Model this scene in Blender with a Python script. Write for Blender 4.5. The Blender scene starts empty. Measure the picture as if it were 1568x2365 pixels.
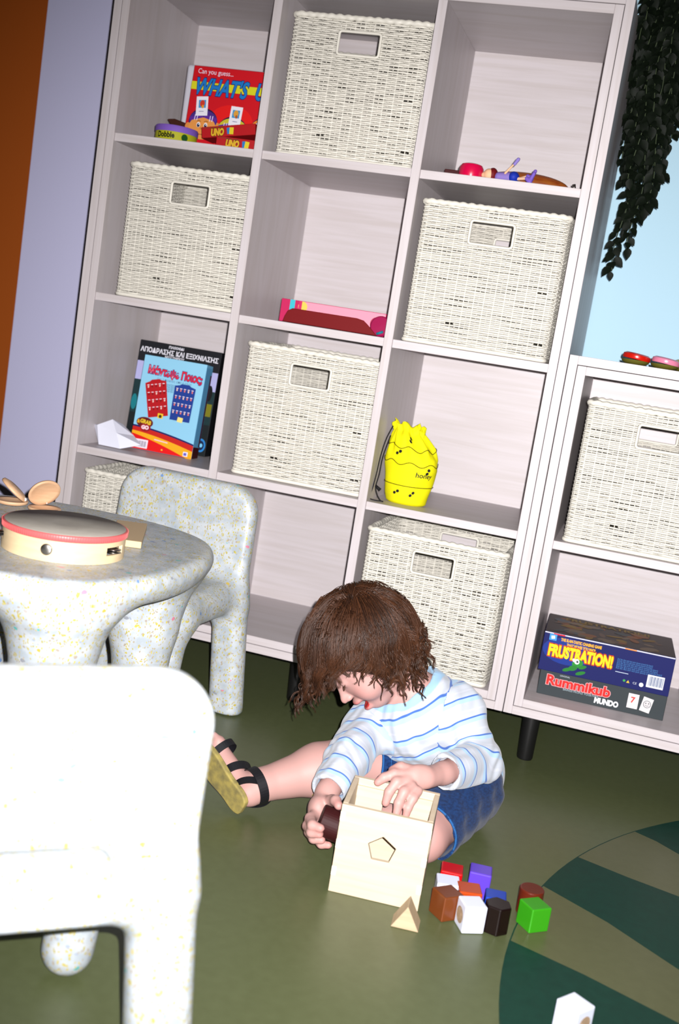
import bpy, bmesh, math, random
import numpy as np
from mathutils import Vector, Matrix
# ------------------------------------------------------------------ camera, world, light, exposure
S = bpy.context.scene
COL = S.collection
CAM = Vector((1.26876, -2.40672, 0.86884))
yaw, pitch, roll, FPX = -0.24669, -0.1581, 0.15826, 2592.37
cy, sy, cp, sp, cr, sr = math.cos(yaw), math.sin(yaw), math.cos(pitch), math.sin(pitch), math.cos(roll), math.sin(roll)
fwd = Vector((sy*cp, cy*cp, sp)); r0 = Vector((cy, -sy, 0)); u0 = r0.cross(fwd)
CR = cr*r0 + sr*u0; CU = -sr*r0 + cr*u0
cd = bpy.data.cameras.new('camera'); cam = bpy.data.objects.new('camera', cd); COL.objects.link(cam)
cam.matrix_world = Matrix.Translation(CAM) @ Matrix((CR, CU, -fwd)).transposed().to_4x4()
cd.sensor_fit = 'HORIZONTAL'; cd.sensor_width = 24; cd.lens = 24*FPX/1568
cd.clip_start = .05
cd.dof.use_dof = True; cd.dof.focus_distance = 2.15; cd.dof.aperture_fstop = 4.0
S.camera = cam
S.view_settings.view_transform = 'Standard'; S.view_settings.look = 'None'
S.view_settings.gamma = 1; S.view_settings.use_curve_mapping = False
S.view_settings.exposure = 0.0
W = bpy.data.worlds.new('world'); S.world = W; W.use_nodes = True
W.node_tree.nodes['Background'].inputs[0].default_value = (1, .78, .52, 1)
W.node_tree.nodes['Background'].inputs[1].default_value = .02
ld = bpy.data.lights.new('camera_flash', 'SPOT'); ld.energy = 530; ld.shadow_soft_size = .006
ld.spot_size = math.radians(84); ld.spot_blend = 1.0; ld.color = (1, .965, .96)
fl = bpy.data.objects.new('camera_flash', ld); COL.objects.link(fl)
fp = CAM + CR*.033 + CU*.03
aim = Vector((.95, -.3, .52))
fl.location = fp; fl.rotation_euler = (aim-fp).to_track_quat('-Z', 'Y').to_euler()

# ------------------------------------------------------------------ helpers
PI = math.pi
def lin(r, g, b):
    f = lambda c: (c/255/12.92) if c <= 10 else ((c/255+.055)/1.055)**2.4
    return (f(r), f(g), f(b), 1)
_m = {}
def mat(name, col, rough=.5, spec=.5, metal=0, bump=None, sss=0, coat=0, noise=None, alpha=1, sheen=0):
    if name in _m: return _m[name]
    m = bpy.data.materials.new(name); m.use_nodes = True; _m[name] = m
    nt = m.node_tree; b = nt.nodes['Principled BSDF']
    b.inputs['Base Color'].default_value = col; b.inputs['Roughness'].default_value = rough
    b.inputs['Specular IOR Level'].default_value = spec; b.inputs['Metallic'].default_value = metal
    if coat: b.inputs['Coat Weight'].default_value = coat; b.inputs['Coat Roughness'].default_value = .15
    if sss: b.inputs['Subsurface Weight'].default_value = sss; b.inputs['Subsurface Radius'].default_value = (.012, .005, .003)
    if sheen: b.inputs['Sheen Weight'].default_value = sheen
    tc = nt.nodes.new('ShaderNodeTexCoord')
    if noise:   # (scale vec, colour2, detail)
        mp = nt.nodes.new('ShaderNodeMapping'); mp.inputs['Scale'].default_value = noise[0]
        nz = nt.nodes.new('ShaderNodeTexNoise'); nz.inputs['Scale'].default_value = 1; nz.inputs['Detail'].default_value = 6
        rp = nt.nodes.new('ShaderNodeValToRGB'); rp.color_ramp.elements[0].color = col; rp.color_ramp.elements[1].color = noise[1]
        rp.color_ramp.elements[0].position = .35; rp.color_ramp.elements[1].position = .68
        nt.links.new(tc.outputs['Object'], mp.inputs[0]); nt.links.new(mp.outputs[0], nz.inputs[0])
        nt.links.new(nz.outputs[0], rp.inputs[0]); nt.links.new(rp.outputs[0], b.inputs['Base Color'])
    if bump:    # (scale, strength, distance)
        n2 = nt.nodes.new('ShaderNodeTexNoise'); n2.inputs['Scale'].default_value = bump[0]; n2.inputs['Detail'].default_value = 4
        bp = nt.nodes.new('ShaderNodeBump'); bp.inputs['Strength'].default_value = bump[1]; bp.inputs['Distance'].default_value = bump[2]
        nt.links.new(tc.outputs['Object'], n2.inputs[0]); nt.links.new(n2.outputs[0], bp.inputs['Height'])
        nt.links.new(bp.outputs[0], b.inputs['Normal'])
    return m
def ink(r, g, b): return mat('ink_%d_%d_%d' % (r, g, b), lin(r, g, b), .6, .2)
def link(name, me, m=None, parent=None, smooth=False):
    o = bpy.data.objects.new(name, me); COL.objects.link(o)
    if m is not None:
        for x in (m if isinstance(m, (list, tuple)) else [m]): me.materials.append(x)
    if parent is not None: o.parent = parent
    if smooth: me.polygons.foreach_set('use_smooth', [True]*len(me.polygons))
    return o
def tag(o, label, cat, group=None, kind=None):
    if label: o['label'] = label
    if cat: o['category'] = cat
    if group: o['group'] = group
    if kind: o['kind'] = kind
    return o
def thing(name, label, cat, loc=(0, 0, 0), rot=(0, 0, 0), group=None):
    o = bpy.data.objects.new(name, None); COL.objects.link(o); o.location = loc; o.rotation_euler = rot
    o.empty_display_size = .05
    return tag(o, label, cat, group)
class MB:
    def __init__(s): s.v = []; s.f = []; s.mi = []
    def add(s, vs, fs, mi=0):
        n = len(s.v); s.v += [tuple(v) for v in vs]; s.f += [tuple(i+n for i in f) for f in fs]; s.mi += [mi]*len(fs)
    def box(s, a, b, mi=0, M=None):
        x0, y0, z0 = a; x1, y1, z1 = b
        vs = [(x0,y0,z0),(x1,y0,z0),(x1,y1,z0),(x0,y1,z0),(x0,y0,z1),(x1,y0,z1),(x1,y1,z1),(x0,y1,z1)]
        if M: vs = [M @ Vector(v) for v in vs]
        s.add(vs, [(0,3,2,1),(4,5,6,7),(0,1,5,4),(1,2,6,5),(2,3,7,6),(3,0,4,7)], mi)
    def prism(s, poly, M, h, mi=0):   # poly 2D ccw in local xy, extruded along local z by h
        n = len(poly)
        vs = [M @ Vector((x, y, 0)) for x, y in poly] + [M @ Vector((x, y, h)) for x, y in poly]
        s.add(vs, [tuple(range(n))[::-1], tuple(range(n, 2*n))] + [(i, (i+1) % n, n+(i+1) % n, n+i) for i in range(n)], mi)
    def tube(s, pts, rad, sides=6, mi=0, cap=True, closed=False, flat=1.0, up=None):
        pts = [Vector(p) for p in pts]; n = len(pts)
        if not isinstance(rad, (list, tuple)): rad = [rad]*n
        nrm = None; vs = []
        for i, p in enumerate(pts):
            a = pts[(i-1) % n] if (closed or i > 0) else pts[i]; b = pts[(i+1) % n] if (closed or i < n-1) else pts[i]
            t = (b-a); t = t.normalized() if t.length > 1e-9 else Vector((0, 0, 1))
            if nrm is None:
                ref = up if up is not None else (Vector((0, 0, 1)) if abs(t.z) < .9 else Vector((1, 0, 0)))
                nrm = (ref - t*ref.dot(t)).normalized()
            else:
                nrm = (nrm - t*nrm.dot(t)); nrm = nrm.normalized() if nrm.length > 1e-6 else t.orthogonal().normalized()
            bn = t.cross(nrm)
            for k in range(sides):
                an = 2*PI*k/sides
                vs.append(p + nrm*math.cos(an)*rad[i]*flat + bn*math.sin(an)*rad[i])
        fs = []
        m = n if closed else n-1
        for i in range(m):
            j = (i+1) % n
            for k in range(sides):
                fs.append((i*sides+k, i*sides+(k+1) % sides, j*sides+(k+1) % sides, j*sides+k))
        if cap and not closed: fs += [tuple(range(sides))[::-1], tuple((n-1)*sides+k for k in range(sides))]
        s.add(vs, fs, mi)
    def lathe(s, prof, M=None, seg=32, mi=0):
        M = M or Matrix(); n = len(prof); vs = []
        for k in range(seg):
            a = 2*PI*k/seg
            for r, z in prof: vs.append(M @ Vector((r*math.cos(a), r*math.sin(a), z)))
        fs = []
        for k in range(seg):
            j = (k+1) % seg
            for i in range(n-1): fs.append((k*n+i, j*n+i, j*n+i+1, k*n+i+1))
        if prof[0][0] > 1e-6: fs.append(tuple(k*n for k in range(seg))[::-1])
        if prof[-1][0] > 1e-6: fs.append(tuple(k*n+n-1 for k in range(seg)))
        s.add(vs, fs, mi)
    def mesh(s, name='m'):
        me = bpy.data.meshes.new(name); me.from_pydata(s.v, [], s.f); me.polygons.foreach_set('material_index', s.mi); me.update(); return me
    def build(s, name, m, parent=None, smooth=False, bevel=0, seg=2):
        me = s.mesh(name); o = link(name, me, m, parent, smooth)
        if bevel:
            bv = o.modifiers.new('bevel', 'BEVEL'); bv.width = bevel; bv.segments = seg; bv.limit_method = 'ANGLE'; bv.angle_limit = .6
            bv.harden_normals = False
        return o
def auto(o, ang=40):
    o.data.polygons.foreach_set('use_smooth', [True]*len(o.data.polygons))
    try:
        o.data.set_sharp_from_angle(angle=math.radians(ang))
    except Exception: pass
    return o
def RZ(a): return Matrix.Rotation(a, 4, 'Z')
def T(x, y, z): return Matrix.Translation((x, y, z))

# text and flat print on faces
def text_polys(txt, size, offset=0.0, shear=0.0, align='LEFT'):
    c = bpy.data.curves.new('t', 'FONT'); c.body = txt; c.size = size; c.offset = offset; c.shear = shear; c.align_x = align
    c.resolution_u = 3
    o = bpy.data.objects.new('t', c); me = o.to_mesh()
    vs = [tuple(v.co) for v in me.vertices]; fs = [tuple(p.vertices) for p in me.polygons]
    o.to_mesh_clear(); bpy.data.objects.remove(o); bpy.data.curves.remove(c)
    return vs, fs
class Decor:
    """print on one face: 2D shapes with tiny layer heights, one mesh"""
    def __init__(s, O, ex, ey):
        s.O = Vector(O); s.ex = Vector(ex).normalized(); s.ey = Vector(ey).normalized(); s.n = s.ex.cross(s.ey)
        s.mb = MB(); s.mats = []; s.L = 0
    def _mi(s, col):
        m = ink(*col)
        if m not in s.mats: s.mats.append(m)
        return s.mats.index(m)
    def P(s, x, y, l=None): return s.O + s.ex*x + s.ey*y + s.n*(  .0002 + .00002*(s.L if l is None else l))
    def poly(s, pts, col):
        s.L += 1; s.mb.add([s.P(x, y) for x, y in pts], [tuple(range(len(pts)))], s._mi(col))
    def rect(s, x0, y0, x1, y1, col, rot=0):
        cx, cy_ = (x0+x1)/2, (y0+y1)/2; c, sn = math.cos(rot), math.sin(rot)
        s.poly([(cx+(x-cx)*c-(y-cy_)*sn, cy_+(x-cx)*sn+(y-cy_)*c) for x, y in ((x0,y0),(x1,y0),(x1,y1),(x0,y1))], col)
    def ell(s, cx, cy_, rx, ry, col, rot=0, n=24):
        c, sn = math.cos(rot), math.sin(rot)
        s.poly([(cx+rx*math.cos(a)*c-ry*math.sin(a)*sn, cy_+rx*math.cos(a)*sn+ry*math.sin(a)*c) for a in [2*PI*i/n for i in range(n)]], col)
    def line(s, pts, w, col):
        s.L += 1; mi = s._mi(col)
        for (x0, y0), (x1, y1) in zip(pts[:-1], pts[1:]):
            d = math.hypot(x1-x0, y1-y0) or 1; nx, ny = -(y1-y0)/d*w/2, (x1-x0)/d*w/2
            s.mb.add([s.P(x0-nx,y0-ny), s.P(x1-nx,y1-ny), s.P(x1+nx,y1+ny), s.P(x0+nx,y0+ny)], [(0,1,2,3)], mi)
    def text(s, t, x, y, size, col, w=None, off=0.0, outline=None, ow=.001, rot=0, shear=0, sy_=1.0, curve=0, flip=False):
        """w = wanted width; outline = colour drawn underneath, grown by ow"""
        base, _ = text_polys(t, size, 0, shear)
        if not base: return
        x0 = min(v[0] for v in base); x1 = max(v[0] for v in base); k = (w/(x1-x0)) if w else 1
        for o_, c_ in (([(ow, outline)] if outline else []) + [(off, col)]):
            vs, fs = text_polys(t, size, o_/max(k, .3), shear)
            s.L += 1; mi = s._mi(c_); out = []
            c, sn = math.cos(rot), math.sin(rot)
            for v in vs:
                a, b = (v[0]-x0)*k, v[1]*sy_
                if curve: b += curve*math.sin(PI*a/(w or (x1-x0)*k))
                out.append(s.P(x+a*c-b*sn, y+a*sn+b*c))
            s.mb.add(out, fs, mi)
    def build(s, name, parent): return s.mb.build(name, s.mats, parent)

# ------------------------------------------------------------------ signed distance fields -> one smooth mesh
class Field:
    def __init__(s, lo, hi, res):
        s.lo = np.array(lo, float); s.res = res; s.n = np.ceil((np.array(hi)-s.lo)/res).astype(int)+1
        s.a = np.full(tuple(s.n), 1.0, np.float32)
        s.ax = [s.lo[i]+np.arange(s.n[i])*res for i in range(3)]
    def _sub(s, lo, hi, m):
        i0 = np.maximum(np.floor((np.array(lo)-m-s.lo)/s.res).astype(int), 0)
        i1 = np.minimum(np.ceil((np.array(hi)+m-s.lo)/s.res).astype(int)+1, s.n)
        if (i1 <= i0).any(): return None, None
        sl = tuple(slice(a, b) for a, b in zip(i0, i1))
        g = np.meshgrid(*[s.ax[i][sl[i]].astype(np.float32) for i in range(3)], indexing='ij', sparse=False)
        return sl, g
    def put(s, prim, k=.01, op='u'):
        fn, lo, hi = prim
        sl, g = s._sub(lo, hi, k+s.res*3)
        if sl is None: return
        d = fn(*g).astype(np.float32); a = s.a[sl]
        if op == 'u':
            h = np.clip(.5+.5*(a-d)/k, 0, 1); s.a[sl] = a+(d-a)*h-k*h*(1-h)
        elif op == 's':
            d = -d; h = np.clip(.5-.5*(a-d)/k, 0, 1); s.a[sl] = a+(d-a)*h+k*h*(1-h)
    def cut(s, c, n, k=.002):     # keep the side against n
        g = np.meshgrid(*s.ax, indexing='ij', sparse=True)
        d = sum((g[i]-c[i])*n[i] for i in range(3)).astype(np.float32)
        s.a = np.maximum(s.a, d)
    def mesh(s):
        f = s.a; ins = f < 0
        f = f.copy(); f[0] = f[-1] = 1; f[:, 0] = f[:, -1] = 1; f[:, :, 0] = f[:, :, -1] = 1; ins = f < 0
        c = np.zeros(tuple(np.array(f.shape)-1), np.int8)
        for dx in (0, 1):
            for dy in (0, 1):
                for dz in (0, 1): c += ins[dx:f.shape[0]-1+dx, dy:f.shape[1]-1+dy, dz:f.shape[2]-1+dz]
        act = np.argwhere((c > 0) & (c < 8)); idx = np.full(c.shape, -1, np.int64); idx[tuple(act.T)] = np.arange(len(act))
        off = [(x, y, z) for x in (0, 1) for y in (0, 1) for z in (0, 1)]
        val = {o: f[act[:, 0]+o[0], act[:, 1]+o[1], act[:, 2]+o[2]] for o in off}
        acc = np.zeros((len(act), 3)); cnt = np.zeros(len(act))
        for o in off:
            for ax in range(3):
                if o[ax] == 0:
                    q = list(o); q[ax] = 1; q = tuple(q); a, b = val[o], val[q]; m = (a < 0) != (b < 0)
                    t = np.where(m, a/np.where(m, a-b, 1), 0); pos = np.tile(np.array(o, float), (len(act), 1)); pos[:, ax] += t
                    acc[m] += pos[m]; cnt[m] += 1
        V = s.lo+(act+acc/cnt[:, None])*s.res
        F = []
        for ax in range(3):
            sh = [slice(None)]*3; sh2 = [slice(None)]*3; sh[ax] = slice(0, -1); sh2[ax] = slice(1, None)
            A, B = ins[tuple(sh)], ins[tuple(sh2)]
            e = np.argwhere(A != B); u, v = (ax+1) % 3, (ax+2) % 3
            e = e[(e[:, u] > 0) & (e[:, v] > 0) & (e[:, u] < f.shape[u]-1) & (e[:, v] < f.shape[v]-1)]
            fl_ = A[tuple(e.T)]
            def cell(du, dv):
                q = e.copy(); q[:, u] += du; q[:, v] += dv; return idx[tuple(q.T)]
            q = np.stack([cell(-1, -1), cell(0, -1), cell(0, 0), cell(-1, 0)], 1)
            q[~fl_] = q[~fl_][:, ::-1]; F.append(q)
        return V, np.concatenate(F)
def sdf_obj(name, V, F, m, parent, relax=1):
    V = V.copy()
    if relax:
        n = len(V); E = np.concatenate([F[:, [0, 1]], F[:, [1, 2]], F[:, [2, 3]], F[:, [3, 0]]])
        for _ in range(relax):
            a = np.zeros((n, 3)); c = np.zeros(n)
            for i, j in ((0, 1), (1, 0)):
                for k in range(3): a[:, k] += np.bincount(E[:, i], V[E[:, j], k], n)
                c += np.bincount(E[:, i], minlength=n)
            V = V*.4 + .6*a/np.maximum(c, 1)[:, None]
    me = bpy.data.meshes.new(name)
    me.vertices.add(len(V)); me.vertices.foreach_set('co', V.astype(np.float32).ravel())
    me.loops.add(len(F)*4); me.loops.foreach_set('vertex_index', F.astype(np.int32).ravel())
    me.polygons.add(len(F)); me.polygons.foreach_set('loop_start', np.arange(0, len(F)*4, 4, dtype=np.int32))
    me.polygons.foreach_set('loop_total', np.full(len(F), 4, np.int32)); me.update(calc_edges=True)
    o = link(name, me, m, parent, True); return o, V
def cap(a, b, ra, rb=None):
    a = np.array(a, float); b = np.array(b, float); rb = ra if rb is None else rb; ba = b-a; L = max(float(ba@ba), 1e-12); R = max(ra, rb)
    def fn(X, Y, Z):
        px, py, pz = X-a[0], Y-a[1], Z-a[2]; t = np.clip((px*ba[0]+py*ba[1]+pz*ba[2])/L, 0, 1)
        return np.sqrt((px-t*ba[0])**2+(py-t*ba[1])**2+(pz-t*ba[2])**2)-(ra+(rb-ra)*t)
    return fn, np.minimum(a, b)-R, np.maximum(a, b)+R
def ell(c, r, A=None):     # A rows = local axes
    c = np.array(c, float); A = np.eye(3) if A is None else np.array(A, float); r = np.array(r, float); R = r.max()
    def fn(X, Y, Z):
        d = (X-c[0], Y-c[1], Z-c[2]); q = [d[0]*A[i, 0]+d[1]*A[i, 1]+d[2]*A[i, 2] for i in range(3)]
        k0 = np.sqrt(sum((q[i]/r[i])**2 for i in range(3)))+1e-9; k1 = np.sqrt(sum((q[i]/r[i]**2)**2 for i in range(3)))+1e-9
        return k0*(k0-1)/k1
    return fn, c-R, c+R
def rbox(c, h, rad, A=None):
    c = np.array(c, float); A = np.eye(3) if A is None else np.array(A, float); h = np.array(h, float); R = float(np.linalg.norm(h))
    def fn(X, Y, Z):
        d = (X-c[0], Y-c[1], Z-c[2]); q = [np.abs(d[0]*A[i, 0]+d[1]*A[i, 1]+d[2]*A[i, 2])-(h[i]-rad) for i in range(3)]
        return np.sqrt(sum(np.maximum(x, 0)**2 for x in q))+np.minimum(np.maximum(np.maximum(q[0], q[1]), q[2]), 0)-rad
    return fn, c-R, c+R

# ------------------------------------------------------------------ main materials
def wood_mat(name, c1, c2, axis='x', rough=.45):
    m = mat(name, c1, rough, .4); nt = m.node_tree; b = nt.nodes['Principled BSDF']
    tc = nt.nodes.new('ShaderNodeTexCoord'); mp = nt.nodes.new('ShaderNodeMapping')
    mp.inputs['Scale'].default_value = {'x': (4, 30, 90), 'z': (90, 30, 4), 'y': (60, 4, 60)}[axis]
    nz = nt.nodes.new('ShaderNodeTexNoise'); nz.inputs['Scale'].default_value = 1; nz.inputs['Detail'].default_value = 8; nz.inputs['Distortion'].default_value = .6
    rp = nt.nodes.new('ShaderNodeValToRGB'); rp.color_ramp.elements[0].color = c2; rp.color_ramp.elements[1].color = c1
    rp.color_ramp.elements[0].position = .3; rp.color_ramp.elements[1].position = .62
    L = nt.links.new
    L(tc.outputs['Object'], mp.inputs[0]); L(mp.outputs[0], nz.inputs[0]); L(nz.outputs[0], rp.inputs[0]); L(rp.outputs[0], b.inputs['Base Color'])
    bp = nt.nodes.new('ShaderNodeBump'); bp.inputs['Strength'].default_value = .12; bp.inputs['Distance'].default_value = .001
    L(nz.outputs[0], bp.inputs['Height']); L(bp.outputs[0], b.inputs['Normal'])
    return m
M_OAKX = wood_mat('pale_oak_horizontal', (.64, .59, .61, 1), (.575, .52, .52, 1), 'x')
M_OAKZ = wood_mat('pale_oak_vertical', (.64, .59, .61, 1), (.575, .52, .52, 1), 'z')
M_MAPLE = wood_mat('pale_maple', (.68, .56, .41, 1), (.62, .50, .35, 1), 'x', .5)
M_WICK = mat('white_painted_wicker', (.82, .79, .70, 1), .45, .4, bump=(400, .3, .001))
M_BLACK = mat('black_paint', (.006, .006, .006, 1), .5, .3)

def terrazzo():
    m = mat('recycled_plastic_chips', (.72, .74, .76, 1), .42, .45); nt = m.node_tree; b = nt.nodes['Principled BSDF']; L = nt.links.new
    tc = nt.nodes.new('ShaderNodeTexCoord'); col = None
    nz = nt.nodes.new('ShaderNodeTexNoise'); nz.inputs['Scale'].default_value = 60
    add = nt.nodes.new('ShaderNodeMixRGB'); add.blend_type = 'ADD'; add.inputs[0].default_value = .012
    L(tc.outputs['Object'], nz.inputs[0]); L(tc.outputs['Object'], add.inputs[1]); L(nz.outputs['Color'], add.inputs[2])
    base = nt.nodes.new('ShaderNodeTexNoise'); base.inputs['Scale'].default_value = 45; base.inputs['Detail'].default_value = 5
    rp0 = nt.nodes.new('ShaderNodeValToRGB'); rp0.color_ramp.elements[0].color = (.42, .48, .53, 1); rp0.color_ramp.elements[1].color = (.58, .62, .65, 1)
    rp0.color_ramp.elements[0].position = .35; rp0.color_ramp.elements[1].position = .65
    L(tc.outputs['Object'], base.inputs[0]); L(base.outputs[0], rp0.inputs[0]); cur = rp0.outputs[0]
    for i, (sc, st, thr, rad, cols) in enumerate([
            (280, (1, 1, .55), .52, .42, [(.46, .40, .06), (.54, .46, .14), (.42, .36, .26), (.50, .46, .26), (.60, .50, .05)]),
            (155, (1, .6, 1), .80, .36, [(.52, .42, .05), (.40, .34, .28), (.36, .42, .52), (.54, .46, .10), (.46, .43, .40)]),
            (75, (.7, 1, 1), .91, .27, [(.16, .30, .60), (.70, .22, .32), (.10, .50, .48), (.70, .5, .06), (.30, .32, .36)])]):
        mp = nt.nodes.new('ShaderNodeMapping'); mp.inputs['Scale'].default_value = st; mp.inputs['Rotation'].default_value = (.6*i, .4, .9*i)
        vo = nt.nodes.new('ShaderNodeTexVoronoi'); vo.inputs['Scale'].default_value = sc; vo.inputs['Randomness'].default_value = 1
        L(add.outputs[0], mp.inputs[0]); L(mp.outputs[0], vo.inputs['Vector'])
        sep = nt.nodes.new('ShaderNodeSeparateColor'); L(vo.outputs['Color'], sep.inputs[0])
        g = nt.nodes.new('ShaderNodeMath'); g.operation = 'GREATER_THAN'; g.inputs[1].default_value = thr; L(sep.outputs[0], g.inputs[0])
        ls = nt.nodes.new('ShaderNodeMath'); ls.operation = 'LESS_THAN'; ls.inputs[1].default_value = rad; L(vo.outputs['Distance'], ls.inputs[0])
        mu = nt.nodes.new('ShaderNodeMath'); mu.operation = 'MULTIPLY'; L(g.outputs[0], mu.inputs[0]); L(ls.outputs[0], mu.inputs[1])
        m2 = nt.nodes.new('ShaderNodeMath'); m2.operation = 'MULTIPLY'; m2.inputs[1].default_value = .95; L(mu.outputs[0], m2.inputs[0])
        cr_ = nt.nodes.new('ShaderNodeValToRGB'); cr_.color_ramp.interpolation = 'CONSTANT'; e = cr_.color_ramp.elements
        while len(e) < len(cols): e.new(.5)
        for j, c in enumerate(cols): e[j].position = j/len(cols); e[j].color = (*c, 1)
        L(sep.outputs[1], cr_.inputs[0])
        mx = nt.nodes.new('ShaderNodeMixRGB'); L(m2.outputs[0], mx.inputs[0]); L(cur, mx.inputs[1]); L(cr_.outputs[0], mx.inputs[2]); cur = mx.outputs[0]
    L(cur, b.inputs['Base Color'])
    return m
M_TERR = terrazzo()

# ------------------------------------------------------------------ the room
def struct(o): o['kind'] = 'structure'; return o
M_FLOOR = mat('olive_linoleum', (.092, .110, .045, 1), .38, .45, noise=((60, 60, 60), (.102, .122, .052, 1)), bump=(260, .12, .0006))
M_FLOOR2 = mat('olive_linoleum_inlay', (.096, .104, .042, 1), .38, .45, noise=((60, 60, 60), (.106, .114, .048, 1)), bump=(260, .12, .0006))
M_FGREEN = mat('dark_green_linoleum', (.003, .036, .023, 1), .45, .22, noise=((60, 60, 60), (.004, .044, .028, 1)), bump=(260, .12, .0006))
mb = MB(); mb.box((-3, -4, -.06), (4.2, .455, 0)); floor = struct(mb.build('floor', M_FLOOR))
# big inlaid leaf-like round in the floor: rim, light field and dark green bands
def circ3(a, b, c):
    ax, ay = a; bx, by = b; cx, cy_ = c; d = 2*(ax*(by-cy_)+bx*(cy_-ay)+cx*(ay-by))
    ux = ((ax*ax+ay*ay)*(by-cy_)+(bx*bx+by*by)*(cy_-ay)+(cx*cx+cy_*cy_)*(ay-by))/d
    uy = ((ax*ax+ay*ay)*(cx-bx)+(bx*bx+by*by)*(ax-cx)+(cx*cx+cy_*cy_)*(bx-ax))/d
    return ux, uy, math.hypot(ax-ux, ay-uy)
ux, uy, ur = circ3((1.244, -1.0), (1.262, -.545), (1.41, -.212))
def disc_mesh(name, rad, z, m, n=160):
    b = MB(); b.prism([(ux+rad*math.cos(2*PI*i/n), uy+rad*math.sin(2*PI*i/n)) for i in range(n)], T(0, 0, z-.0004), .0004); o = b.build(name, m, floor); return o
disc_mesh('floor_inlay_rim', ur+.0022, .0004, M_FGREEN)
disc_mesh('floor_inlay', ur, .0006, M_FLOOR2)
def band(pts):      # polygon clipped to the circle by sampling its left edge on the circle
    b = MB(); b.prism(pts, T(0, 0, .0004), .0004); return b.build('floor_inlay_band', M_FGREEN, floor)
def on_c(y): return (ux-math.sqrt(max(ur*ur-(y-uy)**2, 0)), y)
def arc(y0, y1, n=14): return [on_c(y0+(y1-y0)*i/n) for i in range(n+1)]
band(arc(-.555, -.402)[::-1] + [(1.267, -.551)][:0] + [(1.37, -.622), (1.482, -.712), (1.75, -.94), (1.75, -.50), (1.488, -.455), (1.40, -.432)])
band(arc(-1.35, -.768)[::-1] + [(1.30, -1.42), (1.75, -1.45), (1.75, -.985), (1.478, -.862), (1.344, -.806)])
band(arc(-.214, -.06)[::-1] + [(1.45, -.235), (1.492, -.27), (1.75, -.36), (1.75, -.03), (1.6, -.04)])
M_WALL = mat('wall_paint', (.40, .41, .60, 1), .7, .3, bump=(120, .15, .001))
nt = M_WALL.node_tree; bs = nt.nodes['Principled BSDF']; tc = nt.nodes.new('ShaderNodeTexCoord'); sx = nt.nodes.new('ShaderNodeSeparateXYZ')
gt = nt.nodes.new('ShaderNodeMath'); gt.operation = 'GREATER_THAN'; gt.inputs[1].default_value = .8
mx = nt.nodes.new('ShaderNodeMixRGB'); mx.inputs[1].default_value = (.66, .66, .93, 1); mx.inputs[2].default_value = (.48, .72, .86, 1)
nt.links.new(tc.outputs['Object'], sx.inputs[0]); nt.links.new(sx.outputs[0], gt.inputs[0]); nt.links.new(gt.outputs[0], mx.inputs[0]); nt.links.new(mx.outputs[0], bs.inputs['Base Color'])
mb = MB(); mb.box((-.481, .455, 0), (4.2, .57, 2.7)); struct(mb.build('wall_back', M_WALL))
M_ORANGE = mat('burnt_orange_paint', (.40, .085, .006, 1), .75, .2, bump=(120, .15, .001))
mb = MB(); mb.box((-3, .455, 0), (-.481, .57, 2.7)); struct(mb.build('wall_left', M_ORANGE))

# ------------------------------------------------------------------ shelving units
CW, CH, TV, TS, FO, DI, REC = .34, .34277, .0195, .0183, .0383, .381, .0055
ZT0 = 1.573
def ztop(j): return ZT0 - j*(CH+TS)
def zbot(j): return ztop(j) - CH
def xl(i): return i*(CW+TV)
def shelving(name, label, x0, ncol, rows, ztopin, loc, legs, rotz=0):
    """x0.. local: interior cell left = FO ; rows = list of (z_top, z_bottom) interiors"""
    root = thing(name, label, 'shelf', loc, (0, 0, rotz))
    hw = FO/2 - .0005; Wi = ncol*CW+(ncol-1)*TV; Wt = Wi+2*FO; zt = rows[0][0]; zb = rows[-1][1]; D = DI+.06
    def part(n, a, b, m, bev=.0008): m_ = MB(); m_.box(a, b); return m_.build(n, m, root, bevel=bev, seg=1)
    # outer carcass
    part('side_panel', (0, 0, zb-FO), (hw, D, zt+FO), M_OAKZ); part('side_panel', (Wt-hw, 0, zb-FO), (Wt, D, zt+FO), M_OAKZ)
    part('top_panel', (hw, 0, zt+FO-hw), (Wt-hw, D, zt+FO), M_OAKX); part('bottom_panel', (hw, 0, zb-FO), (Wt-hw, D, zb-FO+hw), M_OAKX)
    # inner frame (a hair behind, leaves the seam line)
    g = .0012; i0 = hw+g
    part('inner_upright', (i0, .001, zb-FO+hw+g), (FO, D-.01, zt+FO-hw-g), M_OAKZ); part('inner_upright', (Wt-FO, .001, zb-FO+hw+g), (Wt-i0, D-.01, zt+FO-hw-g), M_OAKZ)
    part('inner_top', (FO, .001, zt), (Wt-FO, D-.01, zt+FO-hw-g), M_OAKX); part('inner_bottom', (FO, .001, zb-FO+hw+g), (Wt-FO, D-.01, zb), M_OAKX)
    for i in range(1, ncol):
        x = FO+i*(CW+TV)-TV; part('divider', (x, .001, zb), (x+TV, DI, zt), M_OAKZ)
    for i in range(ncol):
        x = FO+i*(CW+TV)
        for (a, b) in zip(rows[:-1], rows[1:]):
            part('shelf_board', (x, REC, b[0]), (x+CW, DI, a[1]), M_OAKX)
    part('back_panel', (FO-.002, DI, zb), (Wt-FO+.002, DI+.006, zt), M_OAKX, 0)
    for (lx, ly) in legs:
        m_ = MB(); m_.lathe([(.0165, 0), (.018, .004), (.0195, zb-FO-.002), (.0195, zb-FO)], T(lx, ly, 0), 24); auto(m_.build('leg', M_BLACK, root))
    return root
rows1 = [(ztop(j), zbot(j)) for j in range(4)]
W1 = 3*CW+2*TV+2*FO
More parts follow.
